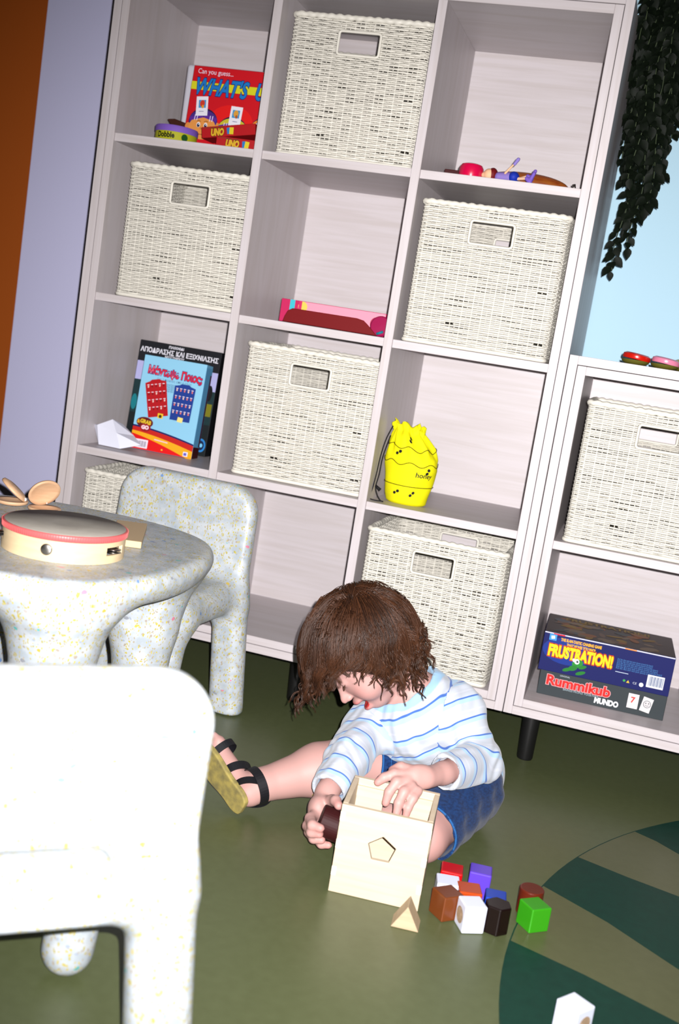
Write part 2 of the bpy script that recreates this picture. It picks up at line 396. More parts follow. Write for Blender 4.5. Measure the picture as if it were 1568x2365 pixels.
shelving('shelving_unit', 'tall pale wood cube shelving unit, three columns wide, holding most of the baskets', 0, 3, rows1, ZT0, (-FO, 0, 0),
         [(.06, .06), (W1/2+.08, .06), (W1-.06, .06), (.06, .38), (W1/2, .38), (W1-.06, .38)])
UX = 1.0992; U2R = [(.8575, .5030), (.4847, .1470)]
shelving('shelving_unit', 'low pale wood cube shelving unit at right with board games on its lower shelf', 0, 2, U2R, 0, (UX, 0, 0), [(.062, .05), (2*CW+TV+2*FO-.06, .05), (.062, .38), (2*CW+TV+2*FO-.06, .38)])

# ------------------------------------------------------------------ woven baskets
BW, BD, BH = .316, .325, .308
def basket_meshes():
    rnd = random.Random(4); r = .014; hx, y1 = BW/2, BD
    # perimeter path (rounded rectangle) sampled by arc length
    def per(s):
        segs = [('l', (-hx+r, 0), (hx-r, 0), (0, -1)), ('a', (hx-r, r), -PI/2), ('l', (hx, r), (hx, y1-r), (1, 0)), ('a', (hx-r, y1-r), 0),
                ('l', (hx-r, y1), (-hx+r, y1), (0, 1)), ('a', (-hx+r, y1-r), PI/2), ('l', (-hx, y1-r), (-hx, r), (-1, 0)), ('a', (-hx+r, r), PI)]
        for g in segs:
            if g[0] == 'l':
                L = math.hypot(g[2][0]-g[1][0], g[2][1]-g[1][1])
                if s <= L: t = s/L; return (g[1][0]+(g[2][0]-g[1][0])*t, g[1][1]+(g[2][1]-g[1][1])*t), g[3]
            else:
                L = r*PI/2
                if s <= L: a = g[2]+s/r; return (g[1][0]+r*math.cos(a), g[1][1]+r*math.sin(a)), (math.cos(a), math.sin(a))
            s -= L
        return (-hx+r, 0), (0, -1)
    P = 2*(BW-2*r)+2*(BD-2*r)+2*PI*r; nl = 58; N = nl*6
    pts = [per(P*i/N) for i in range(N)]
    hz0, hz1, hw = BH-.083, BH-.036, .047
    V = []; F = []
    rows = 71; z0, z1 = .005, BH-.012; pitch = (z1-z0)/rows
    gap_rows = {rnd.randrange(rows): rnd.uniform(0, P) for _ in range(10)}
    for k in range(rows):
        z = z0+(k+.5)*pitch + rnd.uniform(-.00035, .00035); ph = (k % 2)*PI; hh = pitch*rnd.uniform(.51, .62); base = len(V)
        wob = rnd.uniform(0, 6); amp = .0019
        skip = []
        for i in range(N):
            (x, y), (nx, ny) = pts[i]; s = i/N*P
            o = amp*math.sin(2*PI*s/(P/nl*2)*1.0 + ph + PI/2*0) - .002
            zz = z+.0005*math.sin(s*23+wob)+.0003*math.sin(s*61+wob*2)
            h2 = hh*(1+.18*math.sin(s*37+wob*3))
            for (dn, dz) in ((.0013, 0), (.0004, h2), (-.0011, 0), (.0004, -h2)):
                V.append((x+nx*(o+dn), y+ny*(o+dn), zz+dz))
            skip.append(abs(x) < hw and hz0 < z < hz1 and abs(ny) > .9)
        for i in range(N):
            j = (i+1) % N
            if skip[i] or skip[j]: continue
            if k in gap_rows and abs(i/N*P-gap_rows[k]) < rnd.uniform(.006, .014): continue
            for q in range(4):
                F.append((base+i*4+q, base+i*4+(q+1) % 4, base+j*4+(q+1) % 4, base+j*4+q))
    weave = bpy.data.meshes.new('weave'); weave.from_pydata(V, [], F); weave.update(); weave.polygons.foreach_set('use_smooth', [True]*len(F))
    st = MB()
    for i in range(nl*2):
        (x, y), (nx, ny) = per(P*(i)/(nl*2)); x -= nx*.002; y -= ny*.002
        if abs(x) < hw and abs(ny) > .9:
            st.tube([(x, y, .003), (x, y, hz0)], .0013, 5); st.tube([(x, y, hz1), (x, y, BH-.008)], .0013, 5)
        else: st.tube([(x, y, .003), (x, y, BH-.008)], .0013, 5)
    rim = MB()
    for zc, rr in ((BH-.0065, .0062),):
        path = []
        for i in range(N):
            (x, y), (nx, ny) = pts[i]; path.append((x-nx*.002, y-ny*.002, zc+.0008*math.sin(i*1.3)))
        rim.tube(path, [rr*(1+.10*math.sin(i*1.05)) for i in range(N)], 8, closed=True)
    path = [(pts[i][0][0]-pts[i][1][0]*.002, pts[i][0][1]-pts[i][1][1]*.002, .005) for i in range(0, N, 2)]
    rim2 = MB(); rim2.tube(path, .0048, 8, closed=True)
    hrs = []
    for yy in (-.001, y1-.003):
        hr = MB(); hrs.append(hr)
        rr = .006; w_, a, b = hw, hz0-.001, hz1+.001; p_ = []
        for cx, cz, a0 in ((w_-rr, b-rr, 0), (-w_+rr, b-rr, PI/2), (-w_+rr, a+rr, PI), (w_-rr, a+rr, 3*PI/2)):
            for t in range(4): an = a0+t*PI/6; p_.append((cx+rr*math.cos(an), yy, cz+rr*math.sin(an)))
        hr.tube(p_, .0033, 6, closed=True)
    bt = MB(); bt.box((-hx+.005, .005, .001), (hx-.005, y1-.007, .005))
    for i in range(24): bt.tube([(-hx+.006, .008+i*.0132, .006), (hx-.006, .008+i*.0132, .006)], .0022, 5)
    ms = []
    for b_ in [st, rim, rim2, bt]+hrs:
        me = b_.mesh(); me.polygons.foreach_set('use_smooth', [True]*len(me.polygons)); ms.append(me)
    for me in [weave]+ms: me.materials.append(M_WICK)
    return [('woven_wall', weave), ('stake_frame', ms[0]), ('rim', ms[1]), ('base_rim', ms[2]), ('bottom', ms[3]), ('handle_border', ms[4]), ('handle_border', ms[5])]
BM = basket_meshes()
def basket(x, y, z, label, rot=0):
    root = thing('wicker_basket', label, 'basket', (x, y, z), (0, 0, rot), 'white wicker storage baskets in the shelving')
    for n, me in BM:
        o = bpy.data.objects.new(n, me); COL.objects.link(o); o.parent = root
z_ = [zbot(j) for j in range(4)]
basket(xl(0)+.192, .030, z_[1], 'white wicker basket in the left column below the red quiz game', .0)
basket(xl(1)+.172, .040, z_[0], 'white wicker basket at the top of the middle column, its handle showing brown wood behind')
basket(xl(2)+.171, .020, z_[1], 'white wicker basket in the third column directly below the lying doll', -.02)
basket(xl(1)+.178, .035, z_[2], 'white wicker basket below the pink puzzle box', .0)
basket(xl(2)+.171, .008, z_[3], 'white wicker basket behind the child, directly below the yellow drawstring bag', -.01)
basket(xl(0)+.176, .020, z_[3], 'white wicker basket at floor level behind the speckled chair back')
basket(UX+FO+.175, .020, U2R[0][1], 'white wicker basket in the low unit above the stacked board games', .01)

# ------------------------------------------------------------------ moulded table and chairs
def solid_mould(name, build, root, relax=2):
    V, F = build.mesh(); o, _ = sdf_obj(name, V, F, M_TERR, root, relax); return o
tb = thing('play_table', 'low round-cornered white table of speckled recycled plastic with thick moulded legs', 'table', (.30, -.70, 0))
f = Field((-.34, -.34, -.02), (.34, .34, .47), .005)
def tabletop(X, Y, Z):
    n = 2.7; r = (np.abs(X)**n+np.abs(Y)**n)**(1/n)+1e-9
    R = .302; hh = .022; rc = .0215
    q0 = r-(R-rc); q1 = np.abs(Z-(.45-hh))-(hh-rc)
    return np.sqrt(np.maximum(q0, 0)**2+np.maximum(q1, 0)**2)+np.minimum(np.maximum(q0, q1), 0)-rc
f.put((tabletop, (-.33, -.33, .36), (.33, .33, .46)), .01); f.put(ell((0, 0, .415), (.272, .272, .052)), .05)
for lx, ly in ((.165, -.175), (.165, .155), (-.165, -.165), (-.165, .165)):
    f.put(cap((lx*1.06, ly*1.06, -.05), (lx, ly, .32), .046, .056), .04); f.put(cap((lx, ly, .30), (lx, ly, .375), .050, .082), .06)
f.cut((0, 0, .45), (0, 0, 1)); f.cut((0, 0, .001), (0, 0, -1))
solid_mould('table_body', f, tb)

def chair(name, label, P0, rot):
    """P0 = floor point under the centre of the back panel; local +y = the way a sitter looks"""
    root = thing(name, label, 'chair', (P0[0], P0[1], 0), (0, 0, rot), 'speckled recycled-plastic children chairs')
    f = Field((-.24, -.05, -.02), (.24, .36, .53), .005)
    def back(X, Y, Z):   # rounded upright panel with slight recline and hollow
        hw = .172+.018*np.clip((.30-Z)/.3, 0, 1)-.004*np.clip((Z-.3)/.2, 0, 1); z0, z1 = .22, .505; rc = .066
        y = Y-(.024-.02*(Z-.25)/.25) + .012*(X/.17)**2*0
        qx = np.abs(X)-(hw-rc); qz = np.abs(Z-(z0+z1)/2)-((z1-z0)/2-rc)
        d = np.sqrt(np.maximum(qx, 0)**2+np.maximum(qz, 0)**2)+np.minimum(np.maximum(qx, qz), 0)-rc
        t = .022; r = .016; a = d+r; b = np.abs(y)-(t-r)
        return np.sqrt(np.maximum(a, 0)**2+np.maximum(b, 0)**2)+np.minimum(np.maximum(a, b), 0)-r
    f.put((back, (-.2, -.04, .2), (.2, .08, .52)), .01)
    f.put(rbox((0, .155, .262), (.172, .155, .036), .034), .045)
    for s in (-1, 1):
        f.put(rbox((s*.158, .026, .12), (.039, .030, .14), .028, [(1, 0, s*.10), (0, 1, 0), (-s*.10, 0, 1)]), .03)
        f.put(cap((s*.113, .262, .034), (s*.128, .262, .24), .034, .038), .045)
    f.put(rbox((0, -.012, .267), (.078, .030, .045), .02, [(1, 0, 0), (0, .944, -.33), (0, .33, .944)]), .004, 's')
    f.put(ell((0, .20, .318), (.135, .14, .03)), .01, 's')
    f.cut((0, 0, .001), (0, 0, -1))
    solid_mould('chair_body', f, root)
    return root
a1 = math.radians(40); P = Vector((.897, -1.34)) - .162*Vector((math.cos(a1), math.sin(a1)))
chair('child_chair', 'white speckled chair in near left corner, seen from behind', P, a1)
a2 = math.radians(-5); P = Vector((.525, -.10)) - .186*Vector((math.cos(a2), math.sin(a2)))
chair('child_chair', 'white speckled chair standing between the round table and the shelving', P, a2+PI)

# ------------------------------------------------------------------ things on the table
M_PALEW = mat('pale_lacquered_beech', (.80, .63, .38, 1), .4, .5, noise=((20, 20, 120), (.74, .56, .33, 1)))
M_CAST = mat('peach_beech', (.78, .50, .30, 1), .5, .4, noise=((30, 30, 160), (.70, .42, .24, 1)))
M_HEAD = mat('drum_skin', (.40, .37, .32, 1), .6, .3, noise=((40, 40, 40), (.45, .42, .37, 1)), bump=(220, .2, .0005))
M_REDT = mat('red_tape', (.72, .13, .13, 1), .45, .4)
M_STEEL = mat('dull_steel', (.45, .43, .40, 1), .3, .5, 1)
t = thing('tambourine', 'wooden tambourine with a red band and grey skin lying on the speckled table', 'tambourine', (.410, -.780, .4505), (0, 0, 0))
def ring(r0, r1, zs, slots, seg=96):
    mb = MB(); n = len(zs); V = [[[None]*n for _ in range(seg)] for _ in range(2)]
    idx = {}
    for k in range(seg):
        for i, z in enumerate(zs):
            for q, r in enumerate((r0, r1)): idx[(k, i, q)] = len(mb.v); mb.v.append((r*math.cos(2*PI*k/seg), r*math.sin(2*PI*k/seg), z))
    solid = lambda k, i: 0 <= i < n-1 and not (i == 1 and any(((k-s) % seg) < w for s, w in slots))
    for k in range(seg):
        j = (k+1) % seg
        for i in range(n-1):
            if not solid(k, i): continue
            A = lambda kk, ii, q: idx[(kk % seg, ii, q)]
            mb.f.append((A(k,i,1), A(j,i,1), A(j,i+1,1), A(k,i+1,1))); mb.f.append((A(j,i,0), A(k,i,0), A(k,i+1,0), A(j,i+1,0)))
            if not solid(k, i-1): mb.f.append((A(k,i,0), A(j,i,0), A(j,i,1), A(k,i,1)))
            if not solid(k, i+1): mb.f.append((A(k,i+1,1), A(j,i+1,1), A(j,i+1,0), A(k,i+1,0)))
            if not solid((k-1) % seg, i): mb.f.append((A(k,i,0), A(k,i,1), A(k,i+1,1), A(k,i+1,0)))
            if not solid((k+1) % seg, i): mb.f.append((A(j,i,1), A(j,i,0), A(j,i+1,0), A(j,i+1,1)))
    mb.mi = [0]*len(mb.f); return mb
slots = [(91, 7), (14, 7), (34, 7), (53, 7)]
auto(ring(.0925, .098, [0, .013, .026, .0385], slots).build('wooden_hoop', M_PALEW, t), 50)
mb = MB(); mb.lathe([(.0982, .034), (.0995, .0345), (.1000, .043), (.0985, .0448), (.0965, .0448), (.0965, .043)], seg=96)
for k in range(0, 150):
    a = 2*PI*k/150; mb.tube([(.0998*math.cos(a), .0998*math.sin(a), .035), (.1003*math.cos(a), .1003*math.sin(a), .0435)], .0005, 4, cap=False)
mb.build('red_band', M_REDT, t, True)
mb = MB(); mb.lathe([(.0955, .040), (.0968, .0446), (.096, .0455), (.02, .0450), (0.00001, .0450)], seg=96); mb.build('drum_skin', M_HEAD, t, True)
for s, w in slots:
    a = 2*PI*(s+w/2)/96
    for dz in (-.0022, .0022):
        mb = MB(); mb.lathe([(.00001, .0006), (.004, .0012), (.0125, .0), (.0125, -.0006), (.004, .0002), (.00001, -.0002)], T(.0935*math.cos(a), .0935*math.sin(a), .0195+dz), 20)
        mb.build('jingle', M_STEEL, t, True)
a = math.radians(-77); mb = MB(); mb.lathe([(.00001, .0012), (.0075, .0010), (.0092, 0), (.0092, -.002)], Matrix.Rotation(a, 4, 'Z') @ T(.0982, 0, .019) @ Matrix.Rotation(PI/2, 4, 'Y'), 24)
mb.build('hole_rivet', M_STEEL, t, True)
M_BLOCKW = mat('tan_wood', (.62, .45, .25, 1), .5, .4)
mb = MB(); mb.box((-.022, -.085, 0), (.034, .085, .012)); o = mb.build('wooden_clapper', M_BLOCKW, bevel=.0012); o.location = (.438, -.588, .4505); o.rotation_euler = (0, 0, math.radians(22))
tag(o, 'flat tan wooden clapper sticking out behind the tambourine', 'wooden clapper')
o.location = (.428, -.592, .4505)
def castanet(label, x, y, rz, opn, tw):
    root = thing('castanet', label, 'castanet', (x, y, .4505), (0, 0, rz), 'finger castanets on the table'); root.scale = (1.1, 1.1, 1.1)
    prof = [(.00001, .0), (.018, .0003), (.0265, .003), (.028, .0065), (.0272, .0085), (.022, .0068), (.012, .0045), (.00001, .0042)]
    mb = MB(); mb.lathe(prof, seg=40); mb.build('shell', M_CAST, root, True)
    mb = MB(); M = T(-.027, 0, .0125) @ Matrix.Rotation(-opn, 4, 'Y') @ T(.027, 0, 0) @ Matrix.Rotation(PI, 4, 'X')
    mb.lathe(prof, M, 40); mb.build('shell', M_CAST, root, True)
    mb = MB(); mb.lathe([(.00001, -.0035), (.0025, -.0025), (.0035, 0), (.0025, .0025), (.00001, .0035)], T(-.021, .012, .0125), 12)
    mb.build('bead', mat('white_bead', (.85, .8, .75, 1), .3, .5), root, True)
castanet('open pair of wooden finger castanets at the picture edge, left of the other pair', .158, -.527, math.radians(212), math.radians(40), 0)
castanet('open pair of wooden finger castanets nearer to the tambourine, upper shell turned up', .2325, -.535, math.radians(-36), math.radians(58), 0)

# ------------------------------------------------------------------ board games and toys on the shelves
Z1, Z2, Z3, Z4 = [zbot(j) for j in range(4)]
def carton(name, label, cat, loc, size, rot, cols, group=None, bev=.0012):
    """root at front-bottom-centre; local front face looks to -y. cols: body material"""
    root = thing(name, label, cat, loc, rot, group); w, d, h = size
    mb = MB(); mb.box((-w/2, 0, 0), (w/2, d, h)); mb.build('carton', cols, root, bevel=bev, seg=2); return root
# WHAT'S UP? box
w, d, h = .222, .05, .190
r_ = carton('board_game_box', 'red quiz game box with cartoon faces leaning in the upper left compartment', 'board game', (.228, .115, Z1+.001), (w, d, h), (math.radians(-4), 0, 0), ink(200, 14, 30))
D = Decor((-w/2, 0, 0), (1, 0, 0), (0, 0, 1))
D.rect(.0015, h*.02, w-.0015, h*.985, (205, 12, 28)); D.ell(w*.5, h*.36, .055, .04, (228, 22, 22)); D.rect(0, h*.715, w, h*.81, (216, 214, 32))
D.text('Can you guess...', .012, h*.91, .016, (235, 225, 245), w=.088)
D.text("WHAT'S  UP?", .014, h*.665, .052, (24, 120, 200), w=.203, off=.0010, outline=(16, 20, 90), ow=.0022, shear=.25, sy_=1.0)
def card(x, y, rot, c1, c2):
    D.rect(x-.0145, y-.022, x+.0145, y+.022, (235, 235, 245), rot); D.rect(x-.009, y-.004, x+.009, y+.014, (60, 150, 205), rot); D.ell(x, y+.006, .006, .008, c1); D.ell(x+.002, y-.001, .003, .004, c2)
    D.rect(x-.006, y-.013, x+.006, y-.0115, (120, 120, 160), rot)
def face(x, y, sc, hair):
    D.ell(x, y+.012*sc, .036*sc, .031*sc, (25, 15, 60)); D.ell(x-.036*sc, y-.002, .007*sc, .009*sc, (220, 140, 70)); D.ell(x+.036*sc, y+.004, .007*sc, .009*sc, (220, 140, 70))
    D.ell(x, y+.015*sc, .035*sc, .024*sc, hair); D.ell(x, y-.002*sc, .034*sc, .027*sc, (228, 150, 72)); D.line([(x-.033*sc, y+.016*sc), (x, y+.026*sc), (x+.033*sc, y+.018*sc)], .008*sc, (90, 40, 150))
    for i in (-22, -16, 16, 22): D.line([(x+i*.001*sc, y+.014*sc), (x+i*.001*sc+.001, y+.027*sc)], .0018*sc, (225, 215, 250))
    for s in (-.010, .008):
        D.ell(x+s*sc, y+.004*sc, .0045*sc, .006*sc, (245, 245, 250)); D.ell(x+s*sc, y+.003*sc, .0034*sc, .0046*sc, (20, 30, 70)); D.ell(x+s*sc+.001, y+.005*sc, .0012*sc, .0014*sc, (250, 250, 250))
        D.line([(x+s*sc-.005, y+.012*sc), (x+s*sc, y+.014*sc), (x+s*sc+.005, y+.012*sc)], .0012, (90, 40, 10))
    D.line([(x-.018*sc, y-.012*sc), (x-.008*sc, y-.017*sc), (x+.006*sc, y-.018*sc), (x+.018*sc, y-.010*sc)], .0013, (120, 50, 20))
    D.ell(x-.002*sc, y-.004*sc, .003*sc, .0026*sc, (205, 120, 55))
face(.043, .052, 1.0, (70, 40, 130)); card(.035, .099, .10, (205, 60, 40), (230, 150, 40))
face(.118, .040, 1.0, (200, 190, 50)); card(.122, .084, -.03, (220, 160, 60), (180, 90, 30)); face(.195, .050, .9, (225, 130, 40)); card(.20, .10, -.1, (100, 180, 60), (230, 60, 60))
D.build('printed_front', r_)
# white box behind
mb = MB(); mb.box((0, 0, 0), (.23, .05, .205)); o = mb.build('white_carton', mat('white_card', (.62, .62, .70, 1), .5, .4), bevel=.008, seg=4); o.location = (.072, .185, Z1)
tag(o, 'plain white carton standing behind the red quiz game', 'box')
# Dobble tin
t = thing('game_tin', 'round yellow-green game tin with lilac lid', 'game tin', (.117, .078, Z1))
mb = MB(); mb.lathe([(.046, 0), (.048, .002), (.048, .024)], seg=48); auto(mb.build('tin', ink(176, 176, 30), t))
mb = MB(); mb.lathe([(.0495, .022), (.0498, .033), (.048, .0362), (.044, .037), (.00001, .037)], seg=48); auto(mb.build('lid', ink(128, 92, 190), t))
def wrap_text(txt, R, a0, z, size, col, parent, w, name='lettering', sc=1):
    vs, fs = text_polys(txt, size, .0006); x0 = min(v[0] for v in vs); x1 = max(v[0] for v in vs); k = w/(x1-x0)
    m_ = MB(); m_.add([((R)*math.cos(a0+(v[0]-x0)*k/R), (R)*math.sin(a0+(v[0]-x0)*k/R), z+v[1]) for v in vs], fs); return m_.build(name, ink(*col), parent)
wrap_text('Dobble', .0484, math.radians(238), .008, .017, (10, 14, 8), t, .044)
mb = MB(); mb.lathe([(.00001, 0), (.008, 0)], Matrix.Rotation(math.radians(318), 4, 'Z') @ T(.0484, 0, .012) @ Matrix.Rotation(PI/2, 4, 'Y'), 14); mb.build('emblem', ink(40, 110, 40), t)
# brown leaf shaped thing behind tin
mb = MB(); pts = [(0, .0), (.018, .004), (.05, .0), (.062, -.008), (.04, -.016), (.012, -.012)]
mb.prism([(p[0], p[1]) for p in pts], Matrix.Rotation(PI/2, 4, 'X'), .006); o = mb.build('brown_toy_piece', ink(62, 24, 10), bevel=.002); o.location = (.0635, .138, Z1+.0645); o.rotation_euler = (0, math.radians(6), 0)
mb2 = MB(); mb2.box((.012, -.006, -.0645), (.05, -.0, -.012)); o2 = mb2.build('stand', ink(62, 24, 10), o, bevel=.002)
tag(o, 'dark brown wooden piece showing above the lilac lid', 'toy')
# UNO packs
def uno(label, x, y, z, ry, rz=0, w=.092):
    h, d = .024, .06
    r_ = thing('card_game_pack', label, 'card game', (x, y, z), (0, ry, rz), 'red card game packs')
    m_ = MB(); m_.box((-w/2, 0, 0), (w/2, d, h)); m_.build('carton', ink(170, 16, 24), r_, bevel=.001)
    D = Decor((-w/2, 0, 0), (1, 0, 0), (0, 0, 1)); D.rect(.001, .001, w-.001, h-.001, (176, 18, 26))
    D.text('UNO', .024, .004, .020, (216, 170, 40), w=.030, off=.001, outline=(60, 8, 8), ow=.0018, shear=.15)
    D.rect(.062, .005, .070, .019, (40, 120, 190), .1); D.rect(.068, .004, .078, .019, (220, 200, 40), -.1); D.line([(.003, h-.003), (.055, h-.003)], .0012, (110, 60, 30))
    D.build('printed_side', r_)
uno('red card pack lying flat in front of the quiz game', .283, .040, Z1+.0005, 0, .05, .098)
uno('red card pack tilted up on the other red card pack', .262, .036, Z1+.0262-.0005, math.radians(-9), -.04, .13)
# doll row (upper right compartment)
M_SKIN2 = ink(238, 190, 150)
o = MB(); o.lathe([(.010, 0), (.0255, .001), (.0262, .008), (.0262, .022), (.022, .029), (.014, .0315), (.00001, .0315)], seg=36)
o = auto(o.build('toy_cup', mat('magenta_plastic', lin(212, 8, 70), .25, .6))); o.location = (.818, .055, Z1)
tag(o, 'shiny magenta round cup on the shelf, left of the lying doll', 'toy cup')
mb = MB(); mb.box((0, 0, 0), (.036, .03, .017)); o = mb.build('dark_red_block', ink(62, 10, 14), bevel=.0015); o.location = (.757, .068, Z1); tag(o, 'small dark red block in shade, left of the magenta cup', 'toy block')
rt = thing('toy_instrument', 'orange-brown rounded wooden toy behind the lying doll', 'toy', (.925, .125, Z1))
f = Field((-.11, -.03, -.002), (.11, .03, .05), .003); f.put(ell((0, 0, .012), (.098, .022, .026)), .005); f.cut((0, 0, .0005), (0, 0, -1)); V, F = f.mesh(); sdf_obj('body', V, F, mat('amber_lacquer', lin(150, 82, 24), .35, .5, noise=((30, 200, 200), lin(128, 52, 12))), rt, 1)
mb = MB(); mb.tube([(.093, 0, .006), (.104, 0, .008), (.108, 0, .018), (.106, 0, .025)], .004, 8); mb.build('steel_hook', M_STEEL, rt, True)
dl = thing('doll', 'small plastic doll lying on its back in a lilac top, blue skirt and violet shoes', 'doll', (.905, .050, Z1))
def part_sdf(name, prims, m, parent, lo, hi, res=.0015, k=.003):
    f = Field(lo, hi, res)
    for p_ in prims: f.put(p_, k)
    V, F = f.mesh(); return sdf_obj(name, V, F, m, parent, 1)[0]
lo, hi = (-.08, -.03, -.003), (.08, .03, .06)
part_sdf('head', [ell((-.047, 0, .013), (.012, .012, .0125)), ell((-.058, 0, .011), (.006, .006, .006))], M_SKIN2, dl, lo, hi)
part_sdf('hair', [ell((-.040, .004, .014), (.011, .0145, .0145))], ink(110, 14, 20), dl, lo, hi)
part_sdf('top', [cap((-.026, 0, .011), (-.004, 0, .012), .0095, .011)], ink(136, 116, 190), dl, lo, hi)
part_sdf('arm', [cap((-.012, -.010, .018), (.004, -.008, .040), .0026, .0022)], M_SKIN2, dl, lo, hi)
part_sdf('hand_mitt', [cap((.004, -.008, .039), (.010, -.006, .050), .0035, .004)], ink(140, 124, 200), dl, lo, hi)
part_sdf('skirt', [ell((.006, 0, .013), (.012, .016, .0125))], ink(24, 50, 170), dl, lo, hi)
for s_, z2 in ((-.006, .013), (.007, .020)):
    part_sdf('leg', [cap((.012, s_, .010), (.034, s_, z2), .0035, .003)], ink(222, 180, 150), dl, lo, hi)
    part_sdf('shoe', [cap((.034, s_, z2), (.042, s_, z2-.006), .0045, .005), cap((.041, s_, z2-.006), (.048, s_, z2+.012), .0045, .004)], ink(120, 90, 190), dl, lo, hi)
# puzzle box, upside-down print
w, d, h = .250, .18, .052
r_ = carton('puzzle_box', 'pink search and find puzzle box lying upside down in the middle compartment', 'puzzle', (.548, .098, Z2+.001), (w, d, h), (0, 0, math.radians(1)), ink(196, 30, 90))
D = Decor((w/2, 0, h), (-1, 0, 0), (0, 0, -1))     # turned by 180 degrees
D.rect(.001, .001, w*.83, h-.001, (240, 156, 178)); D.rect(w*.915-.012, .0, w*.915+.0, h*.62, (60, 190, 205))
D.ell(.020, h*.50, .0145, .0155, (176, 36, 84)); D.ell(.023, h*.52, .0045, .006, (245, 240, 248)); D.ell(.017, h*.50, .004, .0035, (245, 240, 248)); D.ell(.024, h*.40, .0035, .004, (245, 240, 248)); D.ell(.016, h*.61, .002, .002, (245, 240, 248))
D.text('Search & Find Puzzle', .048, h*.42, .021, (196, 64, 110), w=.128); D.ell(w*.79, h*.25, .011, .012, (238, 205, 90)); D.rect(w*.80, 0, w*.83, h-.001, (206, 40, 100)); D.build('printed_side', r_)
mb = MB(); mb.prism([(0, 0), (.222, 0), (.196, .022), (.186, .029), (.170, .032), (.018, .032), (.008, .026), (.003, .014)], Matrix.Rotation(PI/2, 4, 'X'), .004)
o = mb.build('dark_red_tray', ink(116, 6, 12), bevel=.0015, seg=3); o.location = (.452, .040, Z2+.001); o.rotation_euler = (math.radians(-8), 0, 0); tag(o, 'dark red flat card tray with slanted ends in front of the pink puzzle box', 'tray')
rt = thing('toy_mirror', 'round magenta toy with a teal edge beside the dark red tray', 'toy', (.672, .060, Z2+.0005), (math.radians(-12), 0, 0))
mb = MB(); mb.lathe([(.021, -.003), (.0235, 0), (.021, .003), (.00001, .004)], T(0, 0, .0235) @ Matrix.Rotation(PI/2, 4, 'X'), 36); auto(mb.build('disc', ink(158, 6, 74), rt))
mb = MB(); mb.tube([(-.004, -.006, .004), (.010, -.006, .011)], .003, 8); mb.build('teal_edge', ink(24, 120, 140), rt, True)
# black escape-game box
w, d, h = .222, .045, .262
bk = carton('board_game_box', 'black Greek escape game box standing behind the light blue game', 'board game', (.134, .205, Z3+.001), (w, d, h), (math.radians(-5), 0, 0), ink(14, 15, 20))
D = Decor((-w/2, 0, 0), (1, 0, 0), (0, 0, 1)); D.rect(.001, .001, w-.001, h-.001, (16, 18, 22)); D.rect(.001, h*.62, w-.001, h*.80, (176, 176, 222)); D.rect(.001, h*.80, w-.001, h-.001, (20, 22, 28))
D.rect(.001, h*.30, w-.001, h*.62, (18, 48, 52)); D.ell(w*.93, h*.60, .008, .02, (10, 10, 12)); D.rect(w*.9, h*.38, w*.985, h*.5, (120, 118, 20)); D.ell(w*.04, h*.40, .008, .02, (16, 120, 130)); D.rect(.001, .001, w-.001, h*.3, (16, 26, 30))
D.text('ΠΑΙΧΝΙΔΙ', w*.36, h*.957, .0085, (235, 235, 245), w=.040, off=.0003); D.text('ΑΠΟΔΡΑΣΗΣ ΚΑΙ ΕΞΙΧΝΙΑΣΗΣ', w*.02, h*.893, .0165, (240, 240, 250), w=w*.95, off=.0004); D.text('ΜΥΣΤΗΡΙΟΥ', w*.33, h*.862, .0075, (225, 225, 235), w=.052, off=.0003)
D.ell(w*.93, h*.10, .013, .017, (40, 130, 205)); D.ell(w*.93, h*.10, .009, .012, (8, 30, 70)); D.ell(w*.935, h*.10, .004, .005, (120, 200, 240)); D.build('printed_front', bk)
# light-blue guessing game box
w, d, h = .164, .042, .231
bb = carton('board_game_box', 'light blue Greek guessing game box with red lower edge, beside the folded paper', 'board game', (.162, .1205, Z3+.001), (w, d, h), (math.radians(-6), 0, math.radians(1)), ink(112, 178, 216))
D = Decor((-w/2, 0, 0), (1, 0, 0), (0, 0, 1)); D.rect(.0005, .0005, w-.0005, h-.0005, (142, 202, 232))
n = 16; top = [(w*i/n, h*(.235-.10*(i/n)**1.6)) for i in range(n+1)]
D.poly([(0.0005, .0005), (w-.0005, .0005)] + [(x, y+.004) for x, y in top[::-1]], (14, 24, 90)); D.poly([(0.0005, .0005), (w-.0005, .0005)] + top[::-1], (196, 30, 20))
D.poly([(x, y-.010-.004*i/n) for i, (x, y) in enumerate(top)] + [(x, y-.017-.020*(i/n)) for i, (x, y) in list(enumerate(top))[::-1]], (240, 170, 20)); D.poly([(x, max(y-.017-.020*(i/n), .001)) for i, (x, y) in enumerate(top)] + [(w-.0005, .0006), (0.0005, .0006)], (222, 10, 14))
D.text('Μάντεψε Ποιος;', .016, h*.815, .026, (222, 30, 50), w=w*.86, off=.0006, outline=(24, 44, 120), ow=.0016, rot=-.035, sy_=1.0)
for i, ww in enumerate((.9, .97, .8, .86)): D.text('Βρείτε ποιον χαρακτήρα έχει ο αντίπαλος', w*.5-.055*ww, h*(.715-.022*i), .007, (40, 90, 140), w=.11*ww)
D.text('Για 2 παίκτες από 6 ετών', w*.26, h*.755, .008, (70, 110, 150), w=.09)
